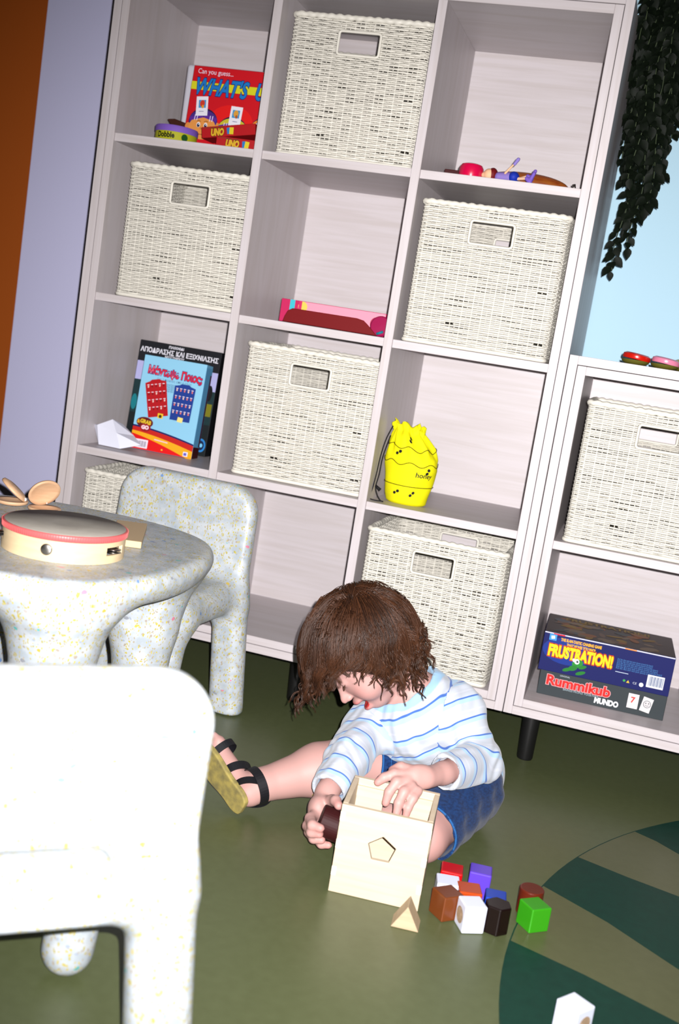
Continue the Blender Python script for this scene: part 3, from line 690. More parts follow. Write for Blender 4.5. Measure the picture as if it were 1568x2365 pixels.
def board(cx, cy_, rot, c, c2, W2, H2):
    cs, sn = math.cos(rot), math.sin(rot); q = lambda x, y: (cx+x*cs-y*sn, cy_+x*sn+y*cs)
    D.poly([q(*p_) for p_ in [(-W2*.52, -H2), (W2*.52, -H2), (W2*.55, H2*.93), (W2*.3, H2), (W2*.2, H2*1.08), (-W2*.2, H2*1.08), (-W2*.3, H2), (-W2*.55, H2*.93)]], c)
    for r in range(4):
        for k in range(5):
            x, y = (-.40+.20*k)*W2, H2*(.72-.42*r); D.poly([q(x-.0028, y+.003), q(x+.0028, y+.003), q(x+.0028, y+.0048), q(x-.0028, y+.0048)], (236, 220, 232)); D.ell(*q(x, y-.0005), .0019, .0028, c2 if (r+k) % 3 else (235, 200, 190), n=10)
board(.050, .129, .25, (178, 12, 24), (120, 10, 14), .050, .044); board(.118, .128, -.01, (24, 58, 142), (226, 120, 110), .050, .043)
D.rect(.060, .083, .074, .095, (238, 196, 40)); D.ell(.067, .088, .004, .004, (60, 50, 10)); D.rect(.112, .082, .126, .094, (236, 220, 130), -.1)
D.ell(.030, .067, .022, .013, (96, 10, 20)); D.ell(.034, .055, .014, .010, (150, 16, 30)); D.text('GRAB', .018, .066, .013, (225, 190, 40), w=.028, off=.0006, rot=-.12); D.text('&', .010, .064, .012, (225, 170, 30), off=.0004); D.text('GO', .024, .051, .012, (250, 215, 225), w=.018, off=.0009)
D.rect(.010, .004, .047, .025, (238, 228, 240))
for i in range(13): D.rect(.013+.0024*i, .007, .0138+.0024*i+.0004*(i % 3), .021, (110, 110, 135))
D.rect(.062, .0275, .098, .030, (240, 200, 215), -.08); D.rect(w-.022, .003, w-.010, .014, (225, 225, 250)); D.rect(w-.0205, .005, w-.013, .0115, (100, 90, 190)); D.rect(.084, .0065, .088, .010, (240, 190, 60)); D.build('printed_front', bb)
Ds = Decor((w/2, 0, 0), (0, 1, 0), (0, 0, 1)); Ds.rect(.0005, .0005, d-.0005, h*.125, (60, 12, 18)); Ds.rect(.0005, h*.125, d-.0005, h*.97, (92, 160, 205)); Ds.rect(d*.75, h*.13, d-.001, h*.9, (70, 30, 50)); Ds.build('printed_side', bb)
# folded paper
mb = MB()
P_ = [(-.004, .085, Z3+.045), (.006, .10, Z3+.001), (.026, .062, Z3+.0015), (.012, .070, Z3+.047), (.047, .078, Z3+.066), (.068, .064, Z3+.037), (.085, .058, Z3+.0015), (.128, .080, Z3+.017), (.095, .105, Z3+.033), (.060, .11, Z3+.055)]
Fp = [(0, 1, 2, 3), (3, 2, 5), (3, 5, 4), (2, 6, 5), (5, 6, 7), (5, 7, 8), (4, 5, 8), (4, 8, 9), (0, 3, 9), (3, 4, 9)]
mb.add(P_, Fp); o = mb.build('folded_paper', mat('white_paper', (.78, .80, .92, 1), .8, .2)); sd = o.modifiers.new('s', 'SOLIDIFY'); sd.thickness = .0006
tag(o, 'crumpled white folded sheet of paper beside the light blue game box', 'paper')
# yellow drawstring bag
rb = thing('drawstring_bag', 'bright yellow honey drawstring bag printed with black bees', 'bag', (.790, .085, Z3))
M_YEL = mat('yellow_cotton', lin(238, 232, 4), .75, .2, bump=(300, .35, .0008)); M_CORD = mat('black_cord', (.008, .008, .01, 1), .7, .2)
prof = [(0, .040, .026, 0), (.004, .046, .031, 0), (.02, .050, .036, -.001), (.05, .055, .040, 0), (.085, .061, .042, .001), (.11, .060, .040, -.001), (.135, .052, .034, -.006), (.152, .042, .028, -.012), (.163, .034, .020, -.016), (.170, .036, .019, -.018), (.178, .037, .020, -.020), (.174, .030, .014, -.019), (.160, .026, .012, -.016)]
SG = 96; V = []; F = []; rnd = random.Random(3)
def bagp(a, z, rx, ry, cx):
    fz = max(0, (z-.10)/.08); wr = 1+.10*fz*math.sin(a*9+z*60)+.05*fz*math.sin(a*17+2)+.02*math.sin(a*3+z*45)+.013*math.sin(a*5-z*90)
    return (cx+rx*wr*math.cos(a), ry*wr*math.sin(a), z+.006*fz*math.sin(a*7+1)+.004*math.sin(a*2)*fz - .10*fz*rx*math.cos(a))
def bag_at(a, z):
    for p0, p1 in zip(prof[:10], prof[1:11]):
        if p0[0] <= z <= p1[0]:
            t_ = (z-p0[0])/(p1[0]-p0[0]); return Vector(bagp(a, z, *[p0[i]+(p1[i]-p0[i])*t_ for i in (1, 2, 3)]))
    return Vector(bagp(a, z, *prof[10][1:]))
fine = []
for p0, p1 in zip(prof[:-1], prof[1:]):
    for i in range(4): fine.append(tuple(p0[j]+(p1[j]-p0[j])*i/4 for j in range(4)))
fine.append(prof[-1])
for p_ in fine:
    for k in range(SG): V.append(bagp(2*PI*k/SG, *p_))
for i in range(len(fine)-1):
    for k in range(SG): F.append((i*SG+k, i*SG+(k+1) % SG, (i+1)*SG+(k+1) % SG, (i+1)*SG+k))
F.append(tuple(range(SG))[::-1]); F.append(tuple((len(fine)-1)*SG+k for k in range(SG)))
mb = MB(); mb.add(V, F); mb.build('pouch', M_YEL, rb, True)
def on_bag(a, z, e=.0012):
    p_ = bag_at(a, z); c_ = Vector((-.01, 0, p_.z)); return p_+(p_-c_).normalized()*e
def bline(name, pts, r, m=M_CORD): m_ = MB(); m_.tube([on_bag(a, z) for a, z in pts], r, 5); return m_.build(name, m, rb, True)
for z0, am in ((.048, .0), (.098, .004), (.132, .004)):
    bline('printed_line', [(-PI*1.06+PI*1.12*i/60, z0-.004*math.sin(i/60*PI)+am*math.sin(i*.45)) for i in range(61)], .0008, mat('brown_print', lin(60, 40, 4), .8, .1))
def bee(a, z, rot):
    m_ = MB()
    for t_ in (-1, 1):
        c_ = [(.0034*math.cos(q)*1.1, .0034*math.sin(q)) for q in [2*PI*i/10 for i in range(10)]]
        vs = []
        for x, y in c_:
            x2 = x+t_*.0042; X_ = x2*math.cos(rot)-y*math.sin(rot); Y_ = x2*math.sin(rot)+y*math.cos(rot); vs.append(on_bag(a+X_/.05, z+Y_, .001))
        m_.add(vs, [tuple(range(10))])
    m_.build('printed_bee', M_CORD, rb)
for a, z, r_o in ((-1.9, .028, .6), (-1.2, .028, .9), (-2.0, .116, .5), (-1.42, .150, 1.2), (-.78, .083, 1.3)): bee(a, z, r_o)
vs, fs = text_polys('honey', .016, .0003); m_ = MB(); x0 = min(v[0] for v in vs); m_.add([on_bag(-1.22+(v[0]-x0)/.055, .068+v[1], .001) for v in vs], fs); m_.build('lettering', M_CORD, rb)
m_ = MB(); sp = [(-.050, -.030, .172), (-.060, -.034, .14), (-.066, -.036, .10), (-.068, -.040, .06), (-.070, -.044, .03), (-.074, -.046, .006), (-.066, -.050, .002), (-.046, -.050, .002)]
def smooth(pts, n=6):
    out = []; P2 = [Vector(p) for p in pts]
    for i in range(len(P2)-1):
        a, b, c, d_ = P2[max(i-1, 0)], P2[i], P2[i+1], P2[min(i+2, len(P2)-1)]
        for k in range(n):
            t = k/n; out.append(.5*((2*b)+(c-a)*t+(2*a-5*b+4*c-d_)*t*t+(3*b-a-3*c+d_)*t**3))
    out.append(P2[-1]); return out
m_.tube(smooth(sp), .0015, 6); m_.build('cord', M_CORD, rb, True)
m_ = MB(); m_.tube(smooth([(-.052, -.030, .150), (-.060, -.038, .10), (-.061, -.042, .06), (-.064, -.044, .032), (-.058, -.047, .016), (-.048, -.050, .004), (-.040, -.050, .002)]), .0015, 6); m_.build('cord', M_CORD, rb, True)
m_ = MB(); m_.tube([(-.064, -.046, .034), (-.052, -.047, .026)], [.003, .0042], 8); m_.build('cord_tassel', M_CORD, rb, True)
# two games in the low unit
w, d, h = .277, .20, .058
r_ = carton('board_game_box', 'dark grey tile game box at the bottom of the stack in the low unit', 'board game', (1.2975, .074, Z4+.0003), (w, d, h), (0, 0, math.radians(1.2)), ink(44, 50, 54))
D = Decor((-w/2, 0, 0), (1, 0, 0), (0, 0, 1)); D.rect(.001, .001, w-.001, h-.001, (54, 62, 66)); D.text('Rummikub', .018, h*.45, .034, (226, 40, 36), w=.138, off=.0012, outline=(246, 176, 180), ow=.0024, sy_=.9)
D.text('BRINGS PEOPLE TOGETHER', .056, h*.33, .006, (170, 190, 200), w=.078); D.text('ORIGINAL', .044, h*.84, .005, (190, 200, 210), w=.022); D.text('MUNDO', .127, h*.13, .017, (232, 236, 240), w=.051, off=.0008)
D.rect(.196, .013, .219, .046, (232, 226, 228), .0); D.text('7', .203, .026, .018, (216, 70, 60), off=.0006); D.rect(.226, .011, .248, .044, (228, 224, 226), -.16); D.ell(.238, .029, .0085, .0085, (110, 116, 120)); D.ell(.238, .029, .0072, .0072, (214, 212, 214))
D.ell(.235, .031, .0012, .0014, (80, 86, 90)); D.ell(.241, .031, .0012, .0014, (80, 86, 90)); D.line([(.234, .0265), (.238, .025), (.242, .0265)], .0009, (90, 96, 100)); D.build('printed_side', r_)
w, d, h = .283, .19, .088
r_ = carton('board_game_box', 'worn dark blue game box with yellow title, on top of the grey tile game', 'board game', (1.2945, .062, Z4+.0588), (w, d, h), (0, 0, math.radians(1.6)), ink(14, 24, 92))
D = Decor((-w/2, 0, 0), (1, 0, 0), (0, 0, 1)); D.rect(.001, .001, w-.001, h-.001, (12, 22, 92)); D.ell(w*.20, h*.58, .055, .030, (18, 50, 140)); D.rect(.001, h-.003, w-.001, h-.0005, (214, 216, 236)); D.rect(.02, h-.004, .045, h-.001, (206, 24, 40)); D.rect(.175, h-.0035, .20, h-.0008, (230, 140, 60))
D.text('THE SLAM-TASTIC CHASING GAME', .038, h*.83, .009, (240, 176, 40), w=.088, off=.0003); D.text('THAT MOVES YOU MAD!', .052, h*.72, .009, (240, 176, 40), w=.062, off=.0003)
D.text('FRUSTRATION!', .016, h*.42, .036, (250, 214, 30), w=.138, off=.0012, outline=(196, 60, 10), ow=.0026, sy_=.95)
for x, y, rx, ry, c_ in ((.082, .030, .012, .009, (40, 140, 50)), (.074, .018, .010, .006, (34, 124, 44)), (.062, .012, .010, .004, (34, 124, 44)), (.092, .010, .011, .004, (34, 124, 44)), (.094, .024, .009, .004, (34, 124, 44)), (.080, .034, .0055, .006, (240, 244, 246)), (.081, .034, .0022, .0028, (60, 60, 70)), (.073, .036, .003, .004, (240, 240, 250))): D.ell(x, y, rx, ry, c_, rot=.4)
D.rect(.012, h*.80, .028, h*.96, (66, 150, 220)); D.rect(.016, h*.84, .024, h*.92, (220, 236, 250), .2)
for i in range(6): D.text('Roll the dice and race your pieces around the board', .164, h*(.66-.045*i), .0055, (70, 130, 190), w=.075+.012*(i > 1)+.01*(i > 3))
D.rect(.164, h*.35, .192, h*.365, (200, 215, 235)); D.rect(w-.050, .012, w-.014, .040, (232, 236, 244))
for i in range(14): D.rect(w-.046+.0022*i, .016, w-.0452+.0022*i+.0004*(i % 3), .037, (70, 90, 130))
D.ell(w-.060, .014, .0048, .0048, (226, 232, 238)); D.poly([(w-.092, .012), (w-.085, .012), (w-.0885, .018)], (232, 190, 60)); D.ell(w-.097, .0155, .0028, .0028, (60, 160, 80)); D.text('CE', w-.078, .012, .007, (200, 206, 220)); D.build('printed_side', r_)
D = Decor((-w/2, 0, h), (1, 0, 0), (0, 1, 0)); rnd = random.Random(9); D.rect(.001, .001, w-.001, d-.001, (92, 84, 84))
for i in range(46):
    c_ = rnd.choice([(150, 104, 78), (120, 100, 92), (100, 104, 112), (150, 122, 70), (84, 92, 96), (160, 96, 60), (134, 118, 104)]); D.ell(rnd.uniform(.03, w-.03), rnd.uniform(.02, d-.05), rnd.uniform(.008, .026), rnd.uniform(.006, .016), c_, rnd.uniform(0, 3), 12)
D.text('FRUSTRATION!', .04, d-.045, .034, (150, 124, 60), w=.19, off=.001, outline=(90, 74, 60), ow=.002); D.line([(.006, .012), (.06, .022), (.09, .018)], .0014, (30, 26, 26)); D.build('printed_lid', r_)
# rounded painted pieces on the low unit
UT = U2R[0][0]+FO
def pebble(label, x, y, ca, cb, w=.029):
    rt = thing('toy_castanet', label, 'toy castanet', (x, y, UT), (0, 0, rnd.uniform(-.2, .2)), 'painted round castanets on the low unit')
    mb = MB(); mb.lathe([(.00001, 0), (w*.7, .0005), (w*.95, .005), (w, .0088), (w*.98, .0098), (.00001, .0098)], seg=36); auto(mb.build('lower_shell', cb, rt))
    mb = MB(); mb.lathe([(.00001, -.0005), (w*.97, -.0005), (w*1.02, .003), (w*.98, .009), (w*.80, .0122), (.00001, .0132)], T(.001, 0, .0112) @ Matrix.Rotation(.10, 4, 'Y'), 36); auto(mb.build('upper_shell', ca, rt))
G_ = ink(96, 92, 30); RD = mat('red_lacquer', lin(196, 24, 10), .25, .5); PK = mat('pink_lacquer', lin(222, 130, 160), .25, .5); YG = mat('yellow_green_lacquer', lin(170, 160, 20), .3, .5)
pebble('glossy red round castanet at the left on the low unit', 1.231, .052, RD, G_); pebble('glossy pink round castanet between the red and yellow-green ones', 1.291, .050, PK, G_); pebble('yellow-green round castanet at the picture edge, right of the pink one', 1.337, .085, YG, G_)

# ------------------------------------------------------------------ hanging ivy
iv = thing('hanging_ivy', 'dark artificial ivy garland hanging beside the tall shelving', 'hanging plant', (1.17, .22, 1.75))
M_LEAF = mat('dark_ivy_leaf', (.0022, .0045, .0020, 1), .6, .12, noise=((90, 90, 90), (.004, .008, .003, 1)))
M_STEM = mat('ivy_stem', (.05, .07, .03, 1), .6, .3)
rnd = random.Random(12); lf = MB(); stm = MB()
def leaf(p, d_, nrm, L):
    d_ = d_.normalized(); sd_ = d_.cross(nrm).normalized(); nn = sd_.cross(d_)
    prof_ = [(0, 0), (.12, .20), (.30, .33), (.5, .33), (.72, .22), (.9, .08), (1, 0)]; vs = []; 
    for t_, w_ in prof_:
        c_ = p+d_*L*t_+nn*L*(-.22*t_*t_)
        vs += [c_+sd_*L*w_+nn*L*.10*w_*2, c_-nn*L*.02, c_-sd_*L*w_+nn*L*.10*w_*2]
    fs = []
    for i in range(len(prof_)-1):
        fs += [(i*3, i*3+1, i*3+4, i*3+3), (i*3+1, i*3+2, i*3+5, i*3+4)]
    lf.add(vs, fs)
strands = [(-.030, .02, -.655), (-.020, .04, -.56), (-.004, .00, -.60), (.006, .05, -.50), (.016, -.02, -.515), (.026, .03, -.44), (.034, .06, -.36), (.020, .0, -.42), (.040, .02, -.30), (-.026, -.04, -.46), (-.036, .08, -.40), (.0, .08, -.38), (-.010, -.05, -.35), (.046, -.02, -.22), (.052, .05, -.14), (-.040, 0., -.30), (-.03, .10, -.25), (.03, .10, -.22), (.05, .09, -.08), (.01, -.06, -.2), (-.042, .05, -.12), (.058, .0, -.05), (-.045, .01, -.36), (-.046, .06, -.30), (-.044, .11, -.45), (-.040, -.03, -.24), (.062, .04, -.10), (.066, .08, -.16), (.07, .02, -.06), (.036, -.03, -.2), (.02, .12, -.3), (-.02, .12, -.34), (-.046, .15, -.2), (-.056, .0, -.26), (-.058, .04, -.33), (-.056, .09, -.28), (-.058, -.04, -.18), (-.057, .13, -.40), (-.058, .18, -.3), (-.05, -.07, -.14)]
for (sx_, sy2, ze) in strands:
    ph = rnd.uniform(0, 6); pts = []; n = int(-ze/.012)+8; z0 = .0
    for i in range(n):
        t_ = i/(n-1); z = z0+(ze-z0)*t_; pts.append(Vector((sx_+.006*math.sin(z*28+ph)-.010*(1-t_)*0, sy2+.006*math.cos(z*24+ph), z)))
    stm.tube(pts, .0010, 5)
    for i in range(1, n):
        for s_ in ((-1, 1) if i < n-1 else (0,)):
            if rnd.random() < .12: continue
            an = ph+i*1.9+(0 if s_ > 0 else PI); out = Vector((math.cos(an), math.sin(an), 0))
            d_ = out*rnd.uniform(.5, 1.0)+Vector((0, 0, -rnd.uniform(.5, 1.1))) if s_ else Vector((.2, 0, -1))
            nr = Vector((rnd.uniform(-.5, .5), -1, rnd.uniform(.2, .9))); pp = pts[i]+out*.004
            leaf(pp, d_, nr, rnd.uniform(.019, .030))
lf.build('foliage', M_LEAF, iv, True); stm.build('stem', M_STEM, iv, True)
mb = MB(); mb.box((-.045, .235-.12, -.01), (.065, .235, .012)); mb.build('hanging_bracket', M_BLACK, iv)

# ------------------------------------------------------------------ shape sorting box and wooden shapes
bxr = math.radians(5.5); BWd, BDp, BHt, TH = .1445, .128, .147, .0085
bx = thing('shape_sorting_box', 'natural wooden shape sorting box with a pentagon hole in front of the child', 'toy box', (1.0085, -.7675, .0003), (0, 0, bxr))
def holed(name, W_, H_, poly, M, th=TH):
    """panel W x H in local xy with a hole, extruded by th"""
    bm = bmesh.new(); O = [bm.verts.new((x, y, 0)) for x, y in ((0, 0), (W_, 0), (W_, H_), (0, H_))]; I = [bm.verts.new((x, y, 0)) for x, y in poly]
    es = [bm.edges.new((O[i], O[(i+1) % 4])) for i in range(4)] + [bm.edges.new((I[i], I[(i+1) % len(I)])) for i in range(len(I))]
    bmesh.ops.triangle_fill(bm, use_beauty=True, use_dissolve=False, edges=es)
    # drop faces inside the hole
    def inside(p):
        c = False; n = len(poly)
        for i in range(n):
            (x1, y1), (x2, y2) = poly[i], poly[(i+1) % n]
            if (y1 > p.y) != (y2 > p.y) and p.x < (x2-x1)*(p.y-y1)/(y2-y1)+x1: c = not c
        return c
    bmesh.ops.delete(bm, geom=[f_ for f_ in bm.faces if inside(f_.calc_center_median())], context='FACES')
    r = bmesh.ops.extrude_face_region(bm, geom=bm.faces[:]); vs = [e for e in r['geom'] if isinstance(e, bmesh.types.BMVert)]
    bmesh.ops.translate(bm, verts=vs, vec=(0, 0, th)); bmesh.ops.transform(bm, matrix=M, verts=bm.verts); bmesh.ops.recalc_face_normals(bm, faces=bm.faces)
    me = bpy.data.meshes.new(name); bm.to_mesh(me); bm.free(); o = link(name, me, M_MAPLE, bx); bv = o.modifiers.new('b', 'BEVEL'); bv.width = .0008; bv.segments = 2; bv.limit_method = 'ANGLE'; bv.angle_limit = .7; return o
pent = [(.0725+.0235*math.cos(PI/2+2*PI*i/5+.02), .086+.0225*math.sin(PI/2+2*PI*i/5+.02)) for i in range(5)]
Mf = T(-BWd/2, 0, 0) @ Matrix(((1, 0, 0, 0), (0, 0, 1, 0), (0, 1, 0, 0), (0, 0, 0, 1)))
holed('front_panel', BWd, BHt, pent, Mf)
rect_ = [(.054, .088), (.092, .088), (.092, .122), (.054, .122)]
holed('back_panel', BWd, BHt, rect_, T(0, BDp-TH, 0) @ Mf)
circ_ = [(.060+.022*math.cos(2*PI*i/24), .075+.022*math.sin(2*PI*i/24)) for i in range(24)]
Ml = Matrix(((0, 0, 1, -BWd/2), (1, 0, 0, TH), (0, 1, 0, 0), (0, 0, 0, 1)))
holed('side_panel', BDp-2*TH, BHt, circ_, Ml); holed('side_panel', BDp-2*TH, BHt, [(.04, .06), (.075, .06), (.075, .095), (.04, .095)], T(BWd-TH, 0, 0) @ Ml)
mb = MB(); mb.box((-BWd/2+TH, TH, 0), (BWd/2-TH, BDp-TH, .006)); mb.build('floor_panel', M_MAPLE, bx)
mb = MB(); mb.box((-BWd/2+TH, BDp-TH-.004, BHt-.030), (BWd/2-TH, BDp-TH, BHt-.012)); mb.build('lid_ledge', M_MAPLE, bx)
M_JOINT = mat('maple_end_grain', (.86, .78, .62, 1), .5, .4); mb = MB()
for s_ in (-1, 1):
    for k in range(3):
        z = .028+k*.046; x0 = s_*BWd/2; mb.box((min(x0, x0-s_*.0075)+.0, -.0002, z), (max(x0, x0-s_*.0075), .001, z+.015))
mb.build('finger_joint', M_JOINT, bx)
def cyl_mb(r, h, n, M, cone=None): m_ = MB(); m_.prism([(r*math.cos(2*PI*i/n+PI/n), r*math.sin(2*PI*i/n+PI/n)) for i in range(n)], M, h); return m_
grp = 'wooden sorting shapes on the floor'
def gloss(n_, rgb): return mat(n_, lin(*rgb), .28, .5)
def block(name, label, mb, m, x, y, rz, z=.0003, bev=.0022, cat='wooden block'):
    o = mb.build(name, m, bevel=bev, seg=3); o.location = (x, y, z); o.rotation_euler = (0, 0, rz); tag(o, label, cat, grp); return o
def cube(s=.036, h=None): m_ = MB(); m_.box((-s/2, -s/2, 0), (s/2, s/2, h or s)); return m_
block('cube_block', 'glossy red block behind the white one, nearest the sorting box', cube(.036, .042), gloss('red_gloss', (190, 6, 14)), 1.113, -.667, .12)
block('cube_block', 'violet block, right of the red one', cube(.036, .044), gloss('violet_gloss', (92, 62, 196)), 1.158, -.648, .10)
block('cube_block', 'plain white block partly behind the brown cube', cube(.037, .040), gloss('white_gloss', (226, 232, 250)), 1.114, -.708, .22)
block('cube_block', 'brown cube at the left of the heap, one corner towards us', cube(.037, .041), gloss('brown_gloss', (112, 56, 22)), 1.121, -.748, .78)
block('cube_block', 'orange-brown block behind the white block with the round mark', cube(.037, .041), gloss('orange_gloss', (176, 66, 14)), 1.150, -.716, .28)
wb = thing('cube_block', 'white block with a round bare wood mark, in the front of the heap', 'wooden block', (1.1625, -.765, .0003), (0, 0, .50), grp)
m_ = cube(.036, .044); m_.build('block', gloss('white_gloss', (226, 232, 250)), wb, bevel=.0022, seg=3)
def mark(parent, s, z, r=.013):
    m_ = MB(); m_.lathe([(.00001, 0), (r, 0)], T(-s/2-.0004, 0, z) @ Matrix.Rotation(-PI/2, 4, 'Y'), 24); m_.build('bare_wood_mark', mat('bare_wood', (.72, .52, .34, 1), .6, .3), parent)
mark(wb, .036, .022)
block('rounded_block', 'blue block behind the black hexagonal one', cube(.033, .040), gloss('blue_gloss', (18, 62, 170)), 1.192, -.712, .12)
block('hexagon_block', 'black-brown hexagonal block in the front right of the heap', cyl_mb(.0215, .045, 6, Matrix()), gloss('dark_gloss', (20, 7, 7)), 1.2005, -.750, .3)
block('cylinder_block', 'reddish brown cylinder standing behind the green cube', cyl_mb(.0200, .043, 40, Matrix()), gloss('redbrown_gloss', (94, 32, 16)), 1.244, -.664, 0)
block('cube_block', 'bright green cube turned corner on, apart at the right', cube(.037, .040), gloss('green_gloss', (52, 150, 22)), 1.2545, -.706, .72)
m_ = MB(); m_.prism([(-.0215, 0), (.0215, 0), (0, .037)], T(0, .019, 0) @ Matrix.Rotation(PI/2, 4, 'X'), .038)
block('triangle_block', 'natural wood triangular prism standing against the sorting box corner', m_, mat('bare_pine', (.56, .43, .28, 1), .55, .3, noise=((20, 20, 120), (.50, .37, .23, 1))), 1.071, -.806, .10, bev=.001)
wb = thing('cube_block', 'white block alone on the dark green floor inlay at the bottom edge', 'wooden block', (1.333, -.962, .0003), (0, 0, .95), grp)
m_ = cube(.037, .044); m_.build('block', gloss('white_gloss', (226, 232, 250)), wb, bevel=.0022, seg=3)
wb2 = MB(); wb2.lathe([(.00001, 0), (.012, 0)], T(.0, -.0189, .022) @ Matrix.Rotation(PI/2, 4, 'X'), 24); wb2.build('bare_wood_mark', mat('bare_wood', (.72, .52, .34, 1), .6, .3), wb)
HEADAX = ((.4092, -.8969, .1679), (-.4164, -.3473, -.8402), (-.8119, -.2739, .5156))
HEADC = (0.864, -0.462, 0.304)

# ------------------------------------------------------------------ the child
person = thing('person', 'toddler with curly brown hair, striped top and denim shorts sitting on the floor', 'person', (1.03, -.42, 0))
inv = Matrix.Translation(Vector((-1.03, .42, 0)))
HL, HF, HU = [np.array(v) for v in HEADAX]
HC = np.array(HEADC)
HA = [HL, HF, HU]
def hp(l, f_, u): return HC+HL*l+HF*f_+HU*u
def hell(c, r): return ell(hp(*c), r, HA)
def A3(*v): return np.array(v, float)
def unit(v): return v/np.linalg.norm(v)
# joints
PEL = A3(1.050, -.340, .078); CHE = A3(.985, -.398, .195); NB = A3(.955, -.397, .232)
LSH, LEL, LWR = A3(1.046, -.415, .224), A3(1.108, -.452, .152), A3(1.060, -.575, .160)
RSH, REL, RWR = A3(.890, -.420, .153), A3(.884, -.528, .128), A3(.876, -.622, .094)
RHP, RKN, RAN = A3(1.04, -.325, .072), A3(.868, -.445, .086), A3(.741, -.566, .050)
LHP, LKN, LAN = A3(1.084, -.40, .068), A3(1.046, -.584, .042), A3(.915, -.548, .040)
legd = unit(RKN-RAN); sole_n = unit(A3(-.45, -.88, -.12)); tdir = A3(-.80, .22, .44); tdir = unit(tdir-sole_n*(tdir@sole_n)); fs_ = np.cross(tdir, sole_n)
RHE = RAN+sole_n*.030-tdir*.010+A3(-.016, 0, -.010); RTO = RHE+tdir*.112-sole_n*.008
l_n = unit(A3(-.35, -.15, -.6)); l_t = unit(A3(-.75, .55, .15)-l_n*(A3(-.75, .55, .15)@l_n)); LHE = LAN+l_n*.022-l_t*.012; LTO = LHE+l_t*.10-l_n*.006
lo, hi = (.60, -.76, -.006), (1.24, -.22, .46)
f = Field(lo, hi, .0022)
f.put(ell(PEL, (.088, .08, .075)), .02); f.put(cap(PEL, CHE, .078, .072), .03); f.put(ell(CHE, (.085, .07, .065), [unit(LSH-RSH), (0, 0, 1), unit(np.cross(unit(LSH-RSH), A3(0, 0, 1)))] if 0 else None), .02)
for a, b, c_, r in ((RHP, RKN, RAN, (.062, .045, .044, .029)), (LHP, LKN, LAN, (.056, .040, .040, .028))):
    f.put(cap(a, b, r[0], r[1]), .03); m_ = b+(c_-b)*.35; f.put(cap(b, m_, r[1]-.003, r[2]+.002), .02); f.put(cap(m_, c_, r[2]+.002, r[3]), .02)
for he, to, n_, t_, an in ((RHE, RTO, sole_n, tdir, RAN), (LHE, LTO, l_n, l_t, LAN)):
    sd_ = np.cross(t_, n_)
    f.put(cap(he-n_*.018, an, .021, .027), .014); f.put(cap(he-n_*.016+t_*.01, to-n_*.012, .020, .017), .016)
    f.put(cap(to-n_*.010-sd_*.014, to-n_*.010+sd_*.014, .012, .012), .012)
    for k in range(5):
        o_ = (k-2)*.0095; base = to-n_*.008+sd_*o_; f.put(cap(base, base+t_*(.020-abs(k-1)*.002), .0068 if k else .0085, .006 if k else .0075), .003)
for a, b, c_ in ((LSH, LEL, LWR), (RSH, REL, RWR)):
    f.put(cap(CHE+(a-CHE)*.4, a, .045, .036), .02); f.put(cap(a, b, .034, .028), .015); f.put(cap(b, b+(c_-b)*.4, .028, .027), .012); f.put(cap(b+(c_-b)*.4, c_, .027, .019), .012)
# left hand (reaching into the box)
LP = A3(1.026, -.632, .163)
def hand(palm, fingers, k=.0035):
    for p_ in palm: f.put(p_, .010)
    for seg in fingers:
        pts, rs = seg
        for (a, b, ra, rb) in zip(pts[:-1], pts[1:], rs[:-1], rs[1:]): f.put(cap(a, b, ra, rb), k)
lpal = [cap(LWR, LP+A3(.012, .016, -.002), .018, .019), ell(LP+A3(-.002, .0, 0), (.027, .022, .015), [unit(A3(-.75, -.6, .1)), unit(A3(-.25, .25, .95)), unit(A3(.6, -.75, .3))])]
lfin = [([A3(1.012, -.628, .172), A3(.996, -.636, .176), A3(.985, -.644, .170)], [.0095, .0088, .0078]),                       # thumb side, short
        ([A3(1.010, -.642, .168), A3(.990, -.652, .168), A3(.975, -.660, .160), A3(.967, -.664, .151)], [.0090, .0086, .0080, .0068]),
        ([A3(1.012, -.650, .162), A3(.998, -.664, .160), A3(.990, -.674, .144), A3(.988, -.678, .126)], [.0090, .0088, .0080, .0068]),
        ([A3(1.022, -.655, .156), A3(1.014, -.672, .150), A3(1.010, -.684, .134), A3(1.010, -.688, .116)], [.0088, .0086, .0078, .0066]),
        ([A3(1.034, -.654, .150), A3(1.030, -.670, .142), A3(1.026, -.680, .128), A3(1.025, -.682, .114)], [.0082, .0078, .0070, .0060])]
hand(lpal, lfin)
# right hand holding the dark cylinder
CYC, CYD, CYR, CYL = A3(.9085, -.700, .076), unit(A3(.94, .20, -.22)), .0260, .040
RP = A3(.874, -.664, .074)
rpal = [cap(RWR, RP+A3(0, .012, .006), .018, .018), ell(RP, (.016, .022, .025), [unit(A3(1, .25, 0)), unit(A3(-.25, 1, 0)), (0, 0, 1)])]
rfin = [([A3(.876, -.676, .076), A3(.872, -.700, .076), A3(.884, -.728, .078), A3(.899, -.7325, .079)], [.0092, .0090, .0084, .0070]),
        ([A3(.874, -.676, .064), A3(.870, -.700, .062), A3(.884, -.726, .065), A3(.898, -.7290, .067)], [.0092, .0090, .0084, .0070]),
        ([A3(.874, -.672, .052), A3(.873, -.695, .050), A3(.887, -.717, .051), A3(.901, -.7190, .053)], [.0090, .0086, .0080, .0068]),
        ([A3(.878, -.668, .044), A3(.884, -.690, .040), A3(.898, -.703, .038), A3(.911, -.7050, .041)], [.0082, .0076, .0070, .0060]),
        ([A3(.882, -.652, .088), A3(.896, -.664, .100), A3(.906, -.682, .109), A3(.915, -.696, .108)], [.0105, .0098, .0088, .0074])]
hand(rpal, rfin)
